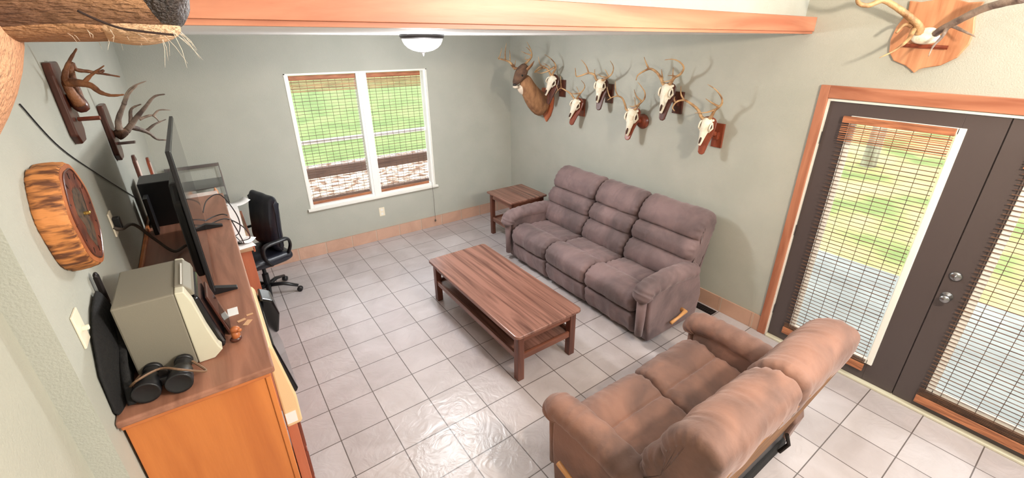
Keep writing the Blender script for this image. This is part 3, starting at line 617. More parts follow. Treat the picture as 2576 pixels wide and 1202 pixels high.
a = at(50, 262, 0, XL+0.004); b_ = at(150, 370, 0, XL+0.004); c_ = at(250, 440, 0, XL+0.004); d_ = at(350, 503, 0, XL+0.004)
cable('antenna_wire', [a, b_, c_, d_], 0.0025, 'thin dark wire running down the left wall past the clock')
for i, (q, lb) in enumerate([([(-0.40, -0.35, CT+0.03), (-0.36, -0.1, CT+0.045), (-0.27, 0.02, CT+0.03), (-0.20, 0.05, 1.12), (-0.22, 0.2, 0.93), (-0.30, 0.5, 0.79)], 'black cable looping from the cabinet down to the desk, farthest'),
           ([(-0.42, -0.65, CT+0.006), (-0.35, -0.55, CT+0.012), (-0.27, -0.52, CT+0.008), (-0.19, -0.45, 1.2), (-0.16, -0.1, 0.98), (-0.22, 0.36, 0.79), (-0.3, 0.42, 0.765)], 'black cable looping over the cabinet edge, nearest the camera'),
           ([(-0.42, -0.5, CT+0.006), (-0.34, -0.42, CT+0.012), (-0.27, -0.42, CT+0.006), (-0.24, -0.38, 1.2), (-0.21, 0.0, 0.9), (-0.25, 0.5, 0.79)], 'black cable hanging over the cabinet edge between two others')]):
    cable('video_cable', q, 0.004, lb)

# ------------------------------------------------------------------ desk and its clutter
dk = empty('desk', (-0.42, 0.80, 0), 0, 'reddish wooden desk against the back wall past the cabinet', 'desk'); do = (-0.42, 0.80, 0)
rel(MB().box((-0.715, 0.26, 0.715), (-0.138, 1.36, 0.745)), 'desktop', mat('desk_top', srgb(196, 160, 128), 0.4, col2=srgb(176, 140, 108), scale=6), dk, do, bevel=0.004)
rel(MB().box((-0.70, 0.28, 0), (-0.165, 0.31, 0.715)), 'end_panel', M['deskwood'], dk, do, bevel=0.003)
rel(MB().box((-0.70, 1.31, 0), (-0.165, 1.34, 0.715)), 'end_panel', M['deskwood'], dk, do, bevel=0.003)
rel(MB().box((-0.70, 0.31, 0.25), (-0.68, 1.31, 0.715)), 'modesty_panel', M['deskwood'], dk, do)
rel(MB().box((-0.150, 0.26, 0.70), (-0.134, 1.36, 0.748)), 'front_edge', M['deskwood'], dk, do, bevel=0.003)
# tall hutch with papers beyond the cabinet
sh = empty('document_shelf', (-0.45, 1.17, 0.745), 0, 'grey metal document tray stack at the far end of the desk', 'shelf'); sho = (-0.45, 1.17, 0.745)
for z in (0.76, 0.95, 1.14): rel(MB().box((-0.66, 0.98, z), (-0.22, 1.34, z+0.008)), 'tray', M['chrome'], sh, sho)
for x in (-0.66, -0.225):
    for y in (0.98, 1.335): rel(MB().box((x, y, 0.746), (x+0.008, y+0.008, 1.30)), 'upright', M['chrome'], sh, sho)
rel(MB().box((-0.66, 1.32, 1.27), (-0.22, 1.34, 1.30)), 'tray_rim', M['chrome'], sh, sho)
bxs = empty('tissue_box', (-0.42, 0.52, 0.746), 0, 'large white and pink printed carton standing on the desk behind the cabinet', 'box')
MB().box((-0.13, -0.13, 0), (0.13, 0.12, 0.46)).build('carton', M['pink'], bxs, bevel=0.003)
MB().box((-0.10, -0.1415, 0.30), (-0.04, -0.1405, 0.36)).build('red_mark', mat('red_print', srgb(215, 140, 130), 0.7), bxs)
o = MB().lathe([(0.026, 0), (0.03, 0.01), (0.028, 0.10), (0.018, 0.15), (0.022, 0.20), (0.006, 0.215)], 20).build('wooden_bottle', M['shield'], loc=(-0.30, 0.69, 0.746), smooth=True); o.scale = (.8, .8, 2.2); tag(o, 'orange wooden bottle shaped ornament beside the pink carton', 'ornament')
o = MB().box((-0.06, -0.10, 0), (0.06, 0.10, 0.30)).build('file_box', M['paper'], loc=(-0.215, 0.62, 0.746), bevel=0.002); o.location = (-0.22, 0.56, 0.746); o.scale = (0.8, 0.8, 1); tag(o, 'white cardboard file box beside the pink carton on the desk', 'box')
def sheet(x, y, z, w, d, rz, curl, label):
    bm = bmesh.new(); n = 8; g = []
    for i in range(n+1):
        u = i/n-0.5; g.append([bm.verts.new((u*w, v*d, curl*(u*2)**2+0.0005)) for v in (-0.5, 0, 0.5)])
    for i in range(n):
        for j in range(2): bm.faces.new((g[i][j], g[i+1][j], g[i+1][j+1], g[i][j+1]))
    mb = MB(); mb.bm.free(); mb.bm = bm; o = mb.build('paper_sheet', M['paper'], loc=(x, y, z), smooth=True); o.rotation_euler[2] = rz
    q = o.modifiers.new('thick', 'SOLIDIFY'); q.thickness = 0.0015
    return tag(o, label, 'paper', 'loose papers on the desk')
sheet(-0.21, 0.36, 0.748, 0.15, 0.18, 0.2, 0.0, 'white paper sheet lying at the near end of the desk')
sheet(-0.20, 0.43, 0.756, 0.13, 0.16, 0.7, 0.02, 'bluish white folded paper sheet overhanging the desk beside cables')
sheet(-0.17, 0.80, 1.0, 0.2, 0.15, 0.3, 0.03, 'white curled paper sheet on top of the printer')
o = MB().box((-0.11, -0.16, 0), (0.11, 0.16, 0.24)).build('printer', M['grey'], loc=(-0.26, 0.82, 0.746), bevel=0.01); o.scale = (.8, .6, 1)
tag(o, 'grey office printer on the desk under a curled paper sheet', 'printer')
o = MB().box((-0.03, -0.055, 0), (0.03, 0.055, 0.025)).build('power_adapter', M['black'], loc=(-0.18, 0.60, 0.747), bevel=0.006); o.location = (-0.155, 0.50, 0.80-0.02); o.location = (-0.29, 0.40, 0.747); tag(o, 'black power adapter among the cables on the desk', 'power adapter')

# ------------------------------------------------------------------ office chair
ch = empty('office_chair', (-0.03, 0.74, 0), math.radians(20), 'black leather office chair on casters at the desk', 'chair')
def chd(x, a, b, e, u, s): return noise.noise(Vector((x*10, a*8, b*8)))*0.004
bk = pillow([(0.03, 0.52), (-0.01, 0.60), (0.0, 0.75), (0.02, 0.92), (0.05, 1.04), (0.085, 1.075), (0.12, 1.04), (0.125, 0.92), (0.11, 0.75), (0.10, 0.60), (0.08, 0.52)], -0.24, 0.24, 0.07, M['leather'], 'backrest', ch, disp=chd)
bk.rotation_euler[2] = -PI/2
se = pillow([(-0.26, 0.42), (-0.28, 0.47), (-0.24, 0.505), (-0.1, 0.51), (0.1, 0.505), (0.14, 0.48), (0.13, 0.42), (0.0, 0.40)], -0.25, 0.25, 0.05, M['leather'], 'seat', ch, disp=chd)
se.rotation_euler[2] = -PI/2
for s in (-1, 1):
    MB().tube(crom([(-0.10, s*0.27, 0.44), (-0.16, s*0.30, 0.55), (-0.14, s*0.30, 0.655), (0.0, s*0.30, 0.67), (0.09, s*0.29, 0.66), (0.12, s*0.26, 0.58), (0.10, s*0.24, 0.5)], 5, False), [(0.014, 0.024)]*31, 10).build('armrest', M['black'], ch, smooth=True)
MB().lathe([(0.03, 0.09), (0.03, 0.25), (0.018, 0.26), (0.018, 0.40), (0.07, 0.405)], 16, Matrix.Translation((-0.07, 0, 0))).build('gas_column', M['black'], ch)
for k in range(5):
    a = 2*PI*k/5+0.55; c, s = math.cos(a), math.sin(a)
    MB().tube([(-0.07, 0, 0.12), (-0.07+c*0.15, s*0.15, 0.115), (-0.07+c*0.28, s*0.28, 0.07)], [(0.022, 0.028), (0.018, 0.022), (0.014, 0.018)], 10).build('base_leg', M['black'], ch, smooth=True)
    MB().lathe([(0.010, -0.022), (0.026, -0.02), (0.028, -0.004), (0.02, 0), (0.028, 0.004), (0.026, 0.02), (0.010, 0.022)], 16, Matrix.Translation((-0.07+c*0.29, s*0.29, 0.029)) @ Matrix.Rotation(a, 4, 'Z') @ Matrix.Rotation(PI/2, 4, 'X')).build('caster', M['black'], ch, smooth=True)

# ------------------------------------------------------------------ ceiling dome lamp
lp = empty('ceiling_lamp', (1.35, -0.38, ZC), 0, 'white glass dome ceiling lamp with a dark metal base', 'lamp')
MB().lathe([(0.178, 0.0), (0.180, -0.012), (0.172, -0.030), (0.15, -0.034)], 40).build('base', M['iron'], lp, smooth=True)
MB().lathe([(0.165, -0.030), (0.160, -0.05), (0.145, -0.078), (0.118, -0.102), (0.08, -0.12), (0.04, -0.130), (0.001, -0.133)], 40).build('dome_shade', M['domeglass'], lp, smooth=True)
MB().lathe([(0.014, -0.130), (0.018, -0.138), (0.010, -0.146), (0.008, -0.152), (0.002, -0.165)], 16).build('finial', M['iron'], lp, smooth=True)
# outlet under the window
ol = empty('wall_outlet', (1.375, YB, 0.385), 0, 'cream electrical outlet under the window', 'outlet')
MB().box((-0.036, -0.007, -0.058), (0.036, -0.0005, 0.058)).build('plate', M['cream'], ol, bevel=0.002)
for z in (-0.026, 0.026): MB().lathe([(0.016, 0), (0.016, 0.003)], 16, Matrix.Translation((0, -0.006, z)) @ Matrix.Rotation(PI/2, 4, 'X')).build('socket', M['white'], ol)
# floor vent
vt = empty('floor_vent', (3.345, -2.09, 0), 0, 'black metal floor vent by the base tiles near the door', 'vent')
MB().box((-0.05, -0.105, 0.0005), (0.05, 0.105, 0.005)).build('plate', M['iron'], vt, bevel=0.002)
for i in range(9): MB().box((-0.038, -0.09+i*0.022, 0.005), (0.038, -0.082+i*0.022, 0.009)).build('louver', M['black'], vt)
# blind pull cord hanging below the window
o = MB().tube([(2.09, YB-0.04, 0.66), (2.1, YB-0.035, 0.4), (2.1, YB-0.03, 0.10)], 0.0022, 6).ball((2.1, YB-0.03, 0.095), (0.012, 0.012, 0.016), 10).build('pull_cord', M['cordm']); tag(o, 'thin brown pull cord hanging below the right side of the window', 'cord')
# light switch on the left wall
sw = at(198, 826, 0, XL)
ls = empty('light_switch', (XL, sw.y, sw.z), 0, 'cream light switch plate on the left wall below the clock', 'light switch')
MB().box((0.0005, -0.036, -0.058), (0.007, 0.036, 0.058)).build('plate', M['cream'], ls, bevel=0.002)
MB().box((0.006, -0.006, -0.010), (0.024, 0.006, 0.004)).build('toggle', M['cream'], ls, bevel=0.002)

# ------------------------------------------------------------------ wooden slab clock
ck = empty('wall_clock', (XL, -2.03, 1.92), 0, 'round tree slab clock with rough bark edge on the left wall', 'clock')
rg = random.Random(3)
n = 120; rr = [0.172*(1+0.02*math.sin(3*2*PI*i/n+0.7)+0.018*math.sin(7*2*PI*i/n)) for i in range(n)]
def ringpts(f, jit): return [(math.cos(2*PI*i/n)*(rr[i]*f+rg.uniform(-jit, jit)), math.sin(2*PI*i/n)*(rr[i]*f*1.02+rg.uniform(-jit, jit))) for i in range(n)]
bm = bmesh.new(); rings = []
prof = [(0.0, 0.97, 0.0015), (0.004, 1.0, 0.003), (0.02, 1.01, 0.003), (0.045, 1.0, 0.003), (0.066, 0.985, 0.002), (0.074, 0.95, 0.001)]
for x, f, jt in prof: rings.append([bm.verts.new((x, a, b)) for a, b in ringpts(f, jt)])
for A, B in zip(rings, rings[1:]):
    for j in range(n): bm.faces.new((A[j], A[(j+1) % n], B[(j+1) % n], B[j]))
bm.faces.new(rings[0])
mb = MB(); mb.bm.free(); mb.bm = bm; mb.build('bark_rim', M['bark'], ck, smooth=True)
mb = MB(); pts = [(a*0.955, b*0.955) for a, b in ringpts(1, 0)]; mb.prism(pts, 0, 0.06, 0.0745); mb.build('slab_face', M['slab'], ck)
mb = MB(); pts = [(a*0.78, b*0.86) for a, b in ringpts(1, 0)]; mb.prism(pts, 0, 0.0745, 0.0752); mb.build('dial', M['slabdark'], ck)
mb = MB(); pts = [(a*0.78, b*0.86) for a, b in ringpts(1, 0)]
mb.tube([(0.0752, a, b) for a, b in pts]+[(0.0752, *pts[0])], 0.0035, 6, cap=False); mb.build('dial_groove', M['boardd'], ck)
mb = MB(); pts = [(math.cos(2*PI*i/40)*0.062*(1+0.22*math.sin(5*i/40*2*PI)+rg.uniform(-.08, .08)), math.sin(2*PI*i/40)*0.10*(1+0.15*math.sin(3*i/40*2*PI)+rg.uniform(-.06, .06))) for i in range(40)]
mb.prism(pts, 0, 0.0753, 0.0758); mb.build('burnt_picture', M['burn'], ck)
for i in range(12):
    a = 2*PI*i/12; c, s = math.cos(a), math.sin(a)
    MB().box((0.0752, -0.0015, 0.118), (0.0765, 0.0015, 0.138), Matrix.Rotation(a, 4, 'X')).build('hour_mark', M['iron'], ck)
MB().box((0.082, -0.003, -0.01), (0.083, 0.003, 0.06), Matrix.Rotation(math.radians(-100), 4, 'X')).build('hour_hand', M['brass'], ck)
MB().box((0.085, -0.002, -0.01), (0.086, 0.002, 0.085), Matrix.Rotation(math.radians(-20), 4, 'X')).build('minute_hand', M['iron'], ck)
MB().lathe([(0.006, 0.075), (0.006, 0.09), (0.001, 0.092)], 12, Matrix.Rotation(PI/2, 4, 'Y')).build('hand_pin', M['brass'], ck)

# ------------------------------------------------------------------ antlers
def antler(par, paths, m, name='antler', flip=1):
    """paths: list of (points, radius at start, radius at tip) joined into one branching antler"""
    mb = MB()
    for pts, r0, r1 in paths:
        P = crom(pts, 5, False); k = len(P)
        r0 *= 1.25; mb.tube(P, [r0+(r1-r0)*(i/(k-1))**0.9 + (0.0006*math.sin(i*2.1) if i < k-1 else 0) for i in range(k)], 10)
    return mb.build(name, m, par, smooth=True)

def wpt(org, *pp):     # photo points with their depth plane, as local offsets from org
    return [at(u, v, ax, val)-org for u, v, ax, val in pp]

def skull_mesh(crown, nose, front, L, par):
    """long bleached deer skull between crown and nose; front is the outward direction"""
    ax = (nose-crown).normalized(); f = (front-ax*front.dot(ax)).normalized(); sd = ax.cross(f)
    prof = [(-0.03, 0.010, 0.012, -0.01), (0.0, 0.038, 0.034, -0.005), (0.10, 0.048, 0.042, 0.0), (0.22, 0.052, 0.044, 0.002), (0.32, 0.056, 0.040, 0.0), (0.40, 0.050, 0.036, -0.002), (0.50, 0.038, 0.032, -0.004),
            (0.62, 0.030, 0.027, -0.006), (0.76, 0.024, 0.020, -0.010), (0.90, 0.018, 0.012, -0.014), (0.98, 0.013, 0.008, -0.018), (1.0, 0.004, 0.003, -0.02)]
    mb = MB(); n = 20; rings = []
    k = L/0.28*1.1
    for t, wx, wy, off in prof:
        c = crown+ax*(t*L)+f*off*k; ring = []
        for j in range(n):
            a = 2*PI*j/n; ca, sa = math.cos(a), math.sin(a)
            q = 1.0-0.12*max(0, sa)*abs(ca)*2     # slightly roofed front
            ring.append(mb.bm.verts.new(c+sd*wx*k*ca*q+f*wy*k*sa*q))
        rings.append(ring)
    for A, B in zip(rings, rings[1:]):
        for j in range(n): mb.bm.faces.new((A[j], A[(j+1) % n], B[(j+1) % n], B[j]))
    mb.bm.faces.new(rings[0][::-1]); mb.bm.faces.new(rings[-1])
    for s in (-1, 1):       # brow rims, cheek bones, premaxilla prongs
        c = crown+ax*0.27*L+sd*s*0.050*k+f*0.006*k
        mb.tube([c+ax*0.035*k*math.cos(a)+f*0.028*k*math.sin(a) for a in [2*PI*i/12 for i in range(13)]], 0.007*k, 8, cap=False)
        mb.tube([crown+ax*0.12*L+sd*s*0.05*k-f*0.01*k, crown+ax*0.3*L+sd*s*0.062*k-f*0.02*k, crown+ax*0.48*L+sd*s*0.042*k-f*0.014*k], [0.005*k, 0.008*k, 0.006*k], 8)
        mb.ball(crown+ax*(0.03*L)+sd*s*0.046*k-f*0.005*k, (0.012*k, 0.012*k, 0.012*k), 10)
    sk = mb.build('skull', M['bone'], par, smooth=True)
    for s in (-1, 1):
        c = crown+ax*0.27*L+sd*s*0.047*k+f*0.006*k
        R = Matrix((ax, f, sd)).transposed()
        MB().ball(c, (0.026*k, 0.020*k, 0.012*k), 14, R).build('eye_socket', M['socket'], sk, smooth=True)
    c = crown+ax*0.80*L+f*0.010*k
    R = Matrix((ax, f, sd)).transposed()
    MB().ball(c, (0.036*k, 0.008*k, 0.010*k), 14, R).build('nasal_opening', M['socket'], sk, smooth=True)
    return sk

def skull_mount(label, boxpx, crownpx, nosepx, tippx, antl, bracket='square', dark=False, am='antler', xo=0.0, bw=0.052, bh=0.10):
    bp = at(*boxpx, 0, XR)
    r = empty('skull_mount', (XR, bp.y, bp.z), 0, label, 'skull mount', 'antlered deer skull mounts on the sofa wall')
    o = Vector((XR, bp.y, bp.z)); bm_ = M['boardd'] if dark else M['board']
    if bracket == 'square': MB().box((-0.022, -bw, -bh), (-0.0005, bw, bh)).box((-0.055, -0.02, -0.03), (-0.02, 0.02, 0.03)).build('wall_block', bm_, r, bevel=0.004)
    else: MB().lathe([(0.075, 0.0005), (0.075, 0.012), (0.06, 0.025), (0.055, 0.045)], 28, Matrix.Rotation(-PI/2, 4, 'Y')).build('wall_block', bm_, r, smooth=True)
    x1, x2, x3 = XR-0.15+xo, XR-0.205+xo, XR-0.175+xo
    crown = at(*crownpx, 0, x1)-o; nose = at(*nosepx, 0, x2)-o; tip = at(*tippx, 0, x3)-o
    L = (nose-crown).length; ax = (nose-crown).normalized()
    front = Vector((-1, -0.25, 0.15))
    f = (front-ax*front.dot(ax)).normalized(); sd = ax.cross(f)
    # tongue shaped board behind the skull
    back = crown-f*0.055-ax*0.02; tax = (tip-back); TL = tax.length; tax.normalize(); f2 = (f-tax*f.dot(tax)).normalized()
    outline = [(0.0, 0.02), (0.03, 0.045), (0.10, 0.062), (0.25, 0.066), (0.45, 0.058), (0.65, 0.042), (0.85, 0.033), (0.95, 0.028), (1.0, 0.012)]
    pts = [(t, w) for t, w in outline]+[(t, -w) for t, w in outline[::-1]]
    mb = MB(); A = [mb.bm.verts.new(back+tax*t*TL+sd*w_+f2*0.011) for t, w_ in pts]; B = [mb.bm.verts.new(back+tax*t*TL+sd*w_-f2*0.011) for t, w_ in pts]
    mb.bm.faces.new(A); mb.bm.faces.new(B[::-1]); q = len(pts)
    for i in range(q): mb.bm.faces.new((A[i], B[i], B[(i+1) % q], A[(i+1) % q]))
    mb.build('skull_board', bm_, r, bevel=0.006, seg=3)
    mid = back+tax*TL*0.35
    MB().tube([Vector((-0.012, 0, 0)), mid*0.5+Vector((-0.01, 0, 0)), mid-f2*0.008], [0.026, 0.022, 0.022], 12).build('bracket_arm', bm_, r, smooth=True)
    skull_mesh(crown, nose, f, L*1.0, r)
    # neck board link between skull and tongue board
    for paths in antl:
        pp = []
        for j, (pts_, r0, r1) in enumerate(paths):
            w3 = [at(u, v, 0, XR-d)-o for u, v, d in pts_]
            if j == 0: w3 = [crown+ax*0.01+(w3[0]-crown)*0.35]+w3
            pp.append((w3, r0, r1))
        antler(r, pp, M[am])
    return r
# 1: behind the shoulder mount
skull_mount('deer skull mount on a dark board just behind the whole deer head', (1417, 222), (1392, 192), (1370, 240), (1378, 262),
    [[([(1385, 188, .17), (1378, 175, .2), (1366, 170, .22), (1345, 182, .26), (1358, 168, .3), (1375, 165, .32)], .013, .003), ([(1370, 172, .22), (1358, 160, .24), (1354, 142, .26)], .007, .002)],
     [([(1390, 186, .16), (1398, 172, .16), (1396, 160, .18), (1385, 147, .24), (1370, 137, .3)], .013, .002), ([(1396, 168, .17), (1380, 178, .22), (1362, 184, .28), (1350, 182, .32)], .009, .002), ([(1386, 175, .17), (1378, 165, .2), (1365, 158, .22)], .006, .002)]], dark=True)
# 2
skull_mount('deer skull mount hung lowest of the left three, on a wide red brown block', (1465, 270), (1452, 250), (1431, 298), (1436, 314),
    [[([(1442, 245, .16), (1436, 236, .17), (1424, 228, .19), (1412, 222, .22), (1404, 226, .25), (1397, 236, .27)], .011, .003), ([(1412, 222, .22), (1411, 208, .24), (1410, 192, .25)], .006, .002), ([(1404, 228, .25), (1401, 218, .26), (1400, 211, .27)], .005, .002)],
     [([(1452, 246, .16), (1460, 235, .16), (1470, 222, .18), (1470, 212, .2), (1462, 202, .24)], .011, .002), ([(1461, 233, .16), (1448, 236, .2), (1436, 234, .24), (1428, 228, .26)], .007, .002), ([(1456, 230, .17), (1452, 222, .19), (1450, 217, .2)], .004, .0015)]])
# 3
skull_mount('deer skull mount in the upper middle with a long forked left antler', (1535, 235), (1512, 200), (1500, 258), (1505, 277),
    [[([(1500, 200, .17), (1495, 188, .18), (1480, 184, .2), (1462, 190, .24), (1450, 192, .28), (1448, 180, .31), (1447, 171, .33)], .013, .003), ([(1481, 184, .2), (1474, 165, .22), (1462, 150, .25)], .008, .002), ([(1498, 196, .17), (1496, 184, .17), (1496, 174, .18)], .006, .002)],
     [([(1520, 200, .16), (1530, 194, .16), (1540, 184, .18), (1543, 168, .21), (1535, 153, .26)], .012, .002), ([(1530, 194, .16), (1515, 193, .2), (1502, 186, .26)], .007, .002), ([(1530, 190, .17), (1525, 180, .19), (1521, 174, .2)], .005, .002)]], dark=True)
# 4
skull_mount('small deer skull mount hung low in the middle on a round block', (1618, 305), (1593, 275), (1575, 342), (1577, 352),
    [[([(1576, 276, .16), (1572, 262, .17), (1566, 248, .19), (1556, 242, .22), (1542, 244, .26), (1528, 252, .3)], .012, .003), ([(1555, 242, .22), (1549, 228, .24), (1548, 204, .26)], .007, .002), ([(1536, 246, .27), (1531, 236, .28), (1527, 218, .3)], .006, .002)],
     [([(1600, 272, .16), (1608, 262, .16), (1621, 248, .18), (1622, 232, .2), (1612, 216, .24), (1604, 206, .27)], .012, .002), ([(1613, 254, .17), (1600, 240, .2), (1595, 225, .22)], .007, .002), ([(1606, 263, .16), (1592, 268, .2), (1582, 266, .23)], .006, .002), ([(1598, 266, .17), (1597, 250, .18), (1594, 243, .19)], .004, .0015)]], bracket='round', bw=0.05)
# 5
skull_mount('largest deer skull mount with a wide dark left antler, dark square block', (1708, 258), (1680, 212), (1660, 285), (1664, 303),
    [[([(1668, 210, .17), (1662, 196, .18), (1652, 182, .2), (1636, 173, .22), (1618, 180, .26), (1604, 190, .3), (1600, 202, .33)], .015, .004), ([(1632, 173, .22), (1626, 160, .24), (1620, 143, .27)], .009, .002), ([(1667, 198, .17), (1665, 185, .17), (1664, 174, .18)], .007, .002)],
     [([(1688, 208, .16), (1696, 196, .16), (1712, 186, .18), (1720, 170, .2), (1710, 156, .24), (1692, 149, .28), (1672, 151, .33)], .014, .002), ([(1698, 195, .16), (1684, 203, .2), (1662, 206, .26)], .008, .002), ([(1700, 192, .17), (1692, 190, .19), (1680, 190, .22)], .006, .002), ([(1692, 196, .16), (1693, 182, .17), (1694, 170, .18)], .006, .002)]], dark=True, am='antler')
# 6
skull_mount('rightmost deer skull mount with pale curved antlers above the sofa end', (1808, 340), (1782, 298), (1757, 366), (1762, 388),
    [[([(1765, 295, .16), (1757, 278, .17), (1744, 265, .19), (1722, 252, .22), (1702, 256, .27), (1692, 270, .31), (1697, 279, .33)], .014, .004), ([(1720, 251, .22), (1713, 236, .24), (1713, 216, .27)], .008, .002), ([(1700, 258, .27), (1696, 250, .28), (1698, 243, .29)], .006, .002)],
     [([(1790, 292, .16), (1798, 278, .16), (1815, 262, .18), (1815, 245, .2), (1800, 225, .25), (1780, 212, .3)], .014, .002), ([(1808, 268, .17), (1790, 258, .2), (1775, 248, .23)], .008, .002), ([(1798, 276, .16), (1775, 283, .22), (1748, 284, .28)], .008, .002)]], bw=0.05, bh=0.105)

# ------------------------------------------------------------------ deer shoulder mount
def loft(par, name, rings_, m, n=24, up=(0, 0, 1), sub=1, cap=True, dis=0.0):
    mb = MB(); P = [Vector(r_[0]) for r_ in rings_]; mb.tube(P, [(r_[2], r_[1]) for r_ in rings_], n, up=up, cap=cap)
    if dis:
        for v in mb.bm.verts: v.co += Vector((noise.noise(v.co*22), noise.noise(v.co*22+Vector((9, 0, 0))), noise.noise(v.co*22+Vector((0, 9, 0)))))*dis
    return mb.build(name, m, par, smooth=True, sub=sub)
dp = at(1378, 262, 0, XR)
dm = empty('deer_head_mount', (XR, dp.y, dp.z), 0, 'whole brown deer head with antlers on a wooden shield in the corner', 'deer head')
do_ = Vector((XR, dp.y, dp.z))
shp = [(-0.10, 0.20), (0.10, 0.20), (0.135, 0.08), (0.12, -0.04), (0.075, -0.14), (0.03, -0.19), (0, -0.225), (-0.03, -0.19), (-0.075, -0.14), (-0.12, -0.04), (-0.135, 0.08)]
MB().prism(shp, 0, -0.025, -0.0005).build('shield', mat('deer_shield', srgb(196, 112, 72), 0.35, col2=srgb(160, 84, 52), scale=20, stretch=(1, 1, .2)), dm, bevel=0.007, seg=3)
def dpt(u, v, d): return at(u, v, 0, XR-d)-do_
loft(dm, 'neck', [(dpt(1368, 266, .03), .125, .15), (dpt(1360, 262, .09), .13, .155), (dpt(1347, 252, .19), .12, .14), (dpt(1332, 230, .29), .10, .112), (dpt(1323, 208, .36), .08, .09), (dpt(1320, 192, .40), .06, .065)], M['fur'], dis=0.004)
nz = dpt(1295, 213, .53)
loft(dm, 'head', [(dpt(1324, 162, .38), .03, .03), (dpt(1320, 168, .40), .060, .055), (dpt(1313, 180, .43), .082, .074), (dpt(1308, 189, .46), .080, .072), (dpt(1303, 197, .48), .062, .058), (dpt(1299, 204, .50), .046, .046), (dpt(1296, 210, .52), .038, .036), (nz, .022, .02)], M['furhead'])
loft(dm, 'throat_patch', [(dpt(1318, 236, .36), .03, .03), (dpt(1310, 225, .415), .05, .045), (dpt(1307, 214, .45), .045, .035)], M['furwhite'])
MB().ball(nz+Vector((0, 0, .0)), (.024, .026, .02), 14).build('nose', M['nose'], dm, smooth=True)
MB().ball(nz+Vector((0.012, 0, -.026)), (.036, .036, .018), 14).build('chin', M['furwhite'], dm, smooth=True)
for u, v, d in ((1314, 190, .53), (1297, 187, .472)): MB().ball(dpt(u, v, d), .012, 12).build('eye', M['eye'], dm, smooth=True)
for a_, b_, c_ in ((dpt(1325, 176, .40), dpt(1336, 165, .38), dpt(1344, 153, .37)), (dpt(1303, 173, .42), dpt(1293, 170, .44), dpt(1285, 164, .45))):
    MB().tube([a_, a_.lerp(b_, .5), b_, c_], [(.018, .02), (.012, .036), (.010, .030), (.002, .004)], 12).build('ear', M['fur'], dm, smooth=True)
antler(dm, [([dpt(1296, 174, .39), dpt(1290, 164, .40), dpt(1280, 155, .42), dpt(1266, 150, .46), dpt(1254, 147, .50), dpt(1258, 140, .53), dpt(1262, 121, .54)], .015, .003), ([dpt(1271, 148, .45), dpt(1271, 130, .47), dpt(1274, 108, .49)], .008, .002), ([dpt(1283, 152, .42), dpt(1283, 138, .43), dpt(1282, 126, .44)], .006, .002), ([dpt(1294, 168, .40), dpt(1296, 158, .42), dpt(1297, 151, .43)], .006, .002)], M['antler'])
antler(dm, [([dpt(1316, 172, .39), dpt(1322, 160, .37), dpt(1334, 148, .36), dpt(1338, 138, .38), dpt(1334, 122, .43), dpt(1325, 105, .48)], .015, .002), ([dpt(1337, 139, .38), dpt(1325, 135, .42), dpt(1311, 129, .45)], .007, .002), ([dpt(1336, 130, .4), dpt(1328, 122, .43), dpt(1323, 118, .45)], .006, .002), ([dpt(1334, 148, .36), dpt(1322, 150, .4), dpt(1322, 142, .42)], .005, .002)], M['antler'])

# ------------------------------------------------------------------ oak shield with a skull cap above the doors
hp = at(2345, 90, 0, XR)
hm = empty('antler_shield_mount', (XR, hp.y, hp.z), 0, 'light oak shield with brown antlers above the patio doors', 'antler mount'); ho = Vector((XR, hp.y, hp.z))
def Z8(u, v, d=0.0): return at(2060+u/4.006, v/4.006, 0, XR-d)-ho
opx = [(905, 125), (790, 270), (730, 400), (715, 520), (760, 610), (880, 660), (930, 700), (965, 735), (1010, 700), (1060, 685), (1230, 660), (1400, 580), (1520, 450), (1570, 330), (1580, 200), (1605, 120), (1680, 15), (1520, 25), (1390, -10), (1280, -70), (1180, 0), (1040, 22), (925, 8)]
pts = [(Z8(u, v).y, Z8(u, v).z) for u, v in opx]
MB().prism(pts, 0, -0.022, -0.0005).build('shield', M['shield'], hm, bevel=0.006, seg=3)
c = Z8(1075, 385, .05)
MB().ball(c, (.035, .07, .035), 20).ball(c+Vector((0.01, 0, .03)), (.03, .05, .03), 16).build('skull_cap', M['bone'], hm, smooth=True)
a_, b_ = Z8(850, 455, .045), Z8(1300, 480, .045)
MB().tube([a_, b_], [(0.011, 0.006)]*2, 4).build('wooden_bar', M['board'], hm)
antler(hm, [([Z8(1010, 340, .06), Z8(1010, 270, .08), Z8(900, 160, .14), Z8(760, 60, .20), Z8(640, 5, .24), Z8(500, 55, .30), Z8(400, 30, .36), Z8(390, -60, .42)], .019, .010), ([Z8(960, 290, .09), Z8(900, 400, .16), Z8(760, 510, .24), Z8(610, 582, .30)], .012, .002), ([Z8(930, 260, .10), Z8(860, 250, .13), Z8(780, 330, .18)], .011, .006)], M['antler'])
antler(hm, [([Z8(1170, 350, .06), Z8(1230, 300, .08), Z8(1400, 210, .14), Z8(1650, 90, .22), Z8(1900, 20, .28), Z8(2060, -10, .33)], .015, .02), ([Z8(1300, 270, .10), Z8(1240, 370, .16), Z8(1150, 470, .22), Z8(1105, 565, .26)], .010, .002), ([Z8(1350, 260, .11), Z8(1450, 310, .15), Z8(1580, 370, .19)], .009, .003)], M['antlerg'])

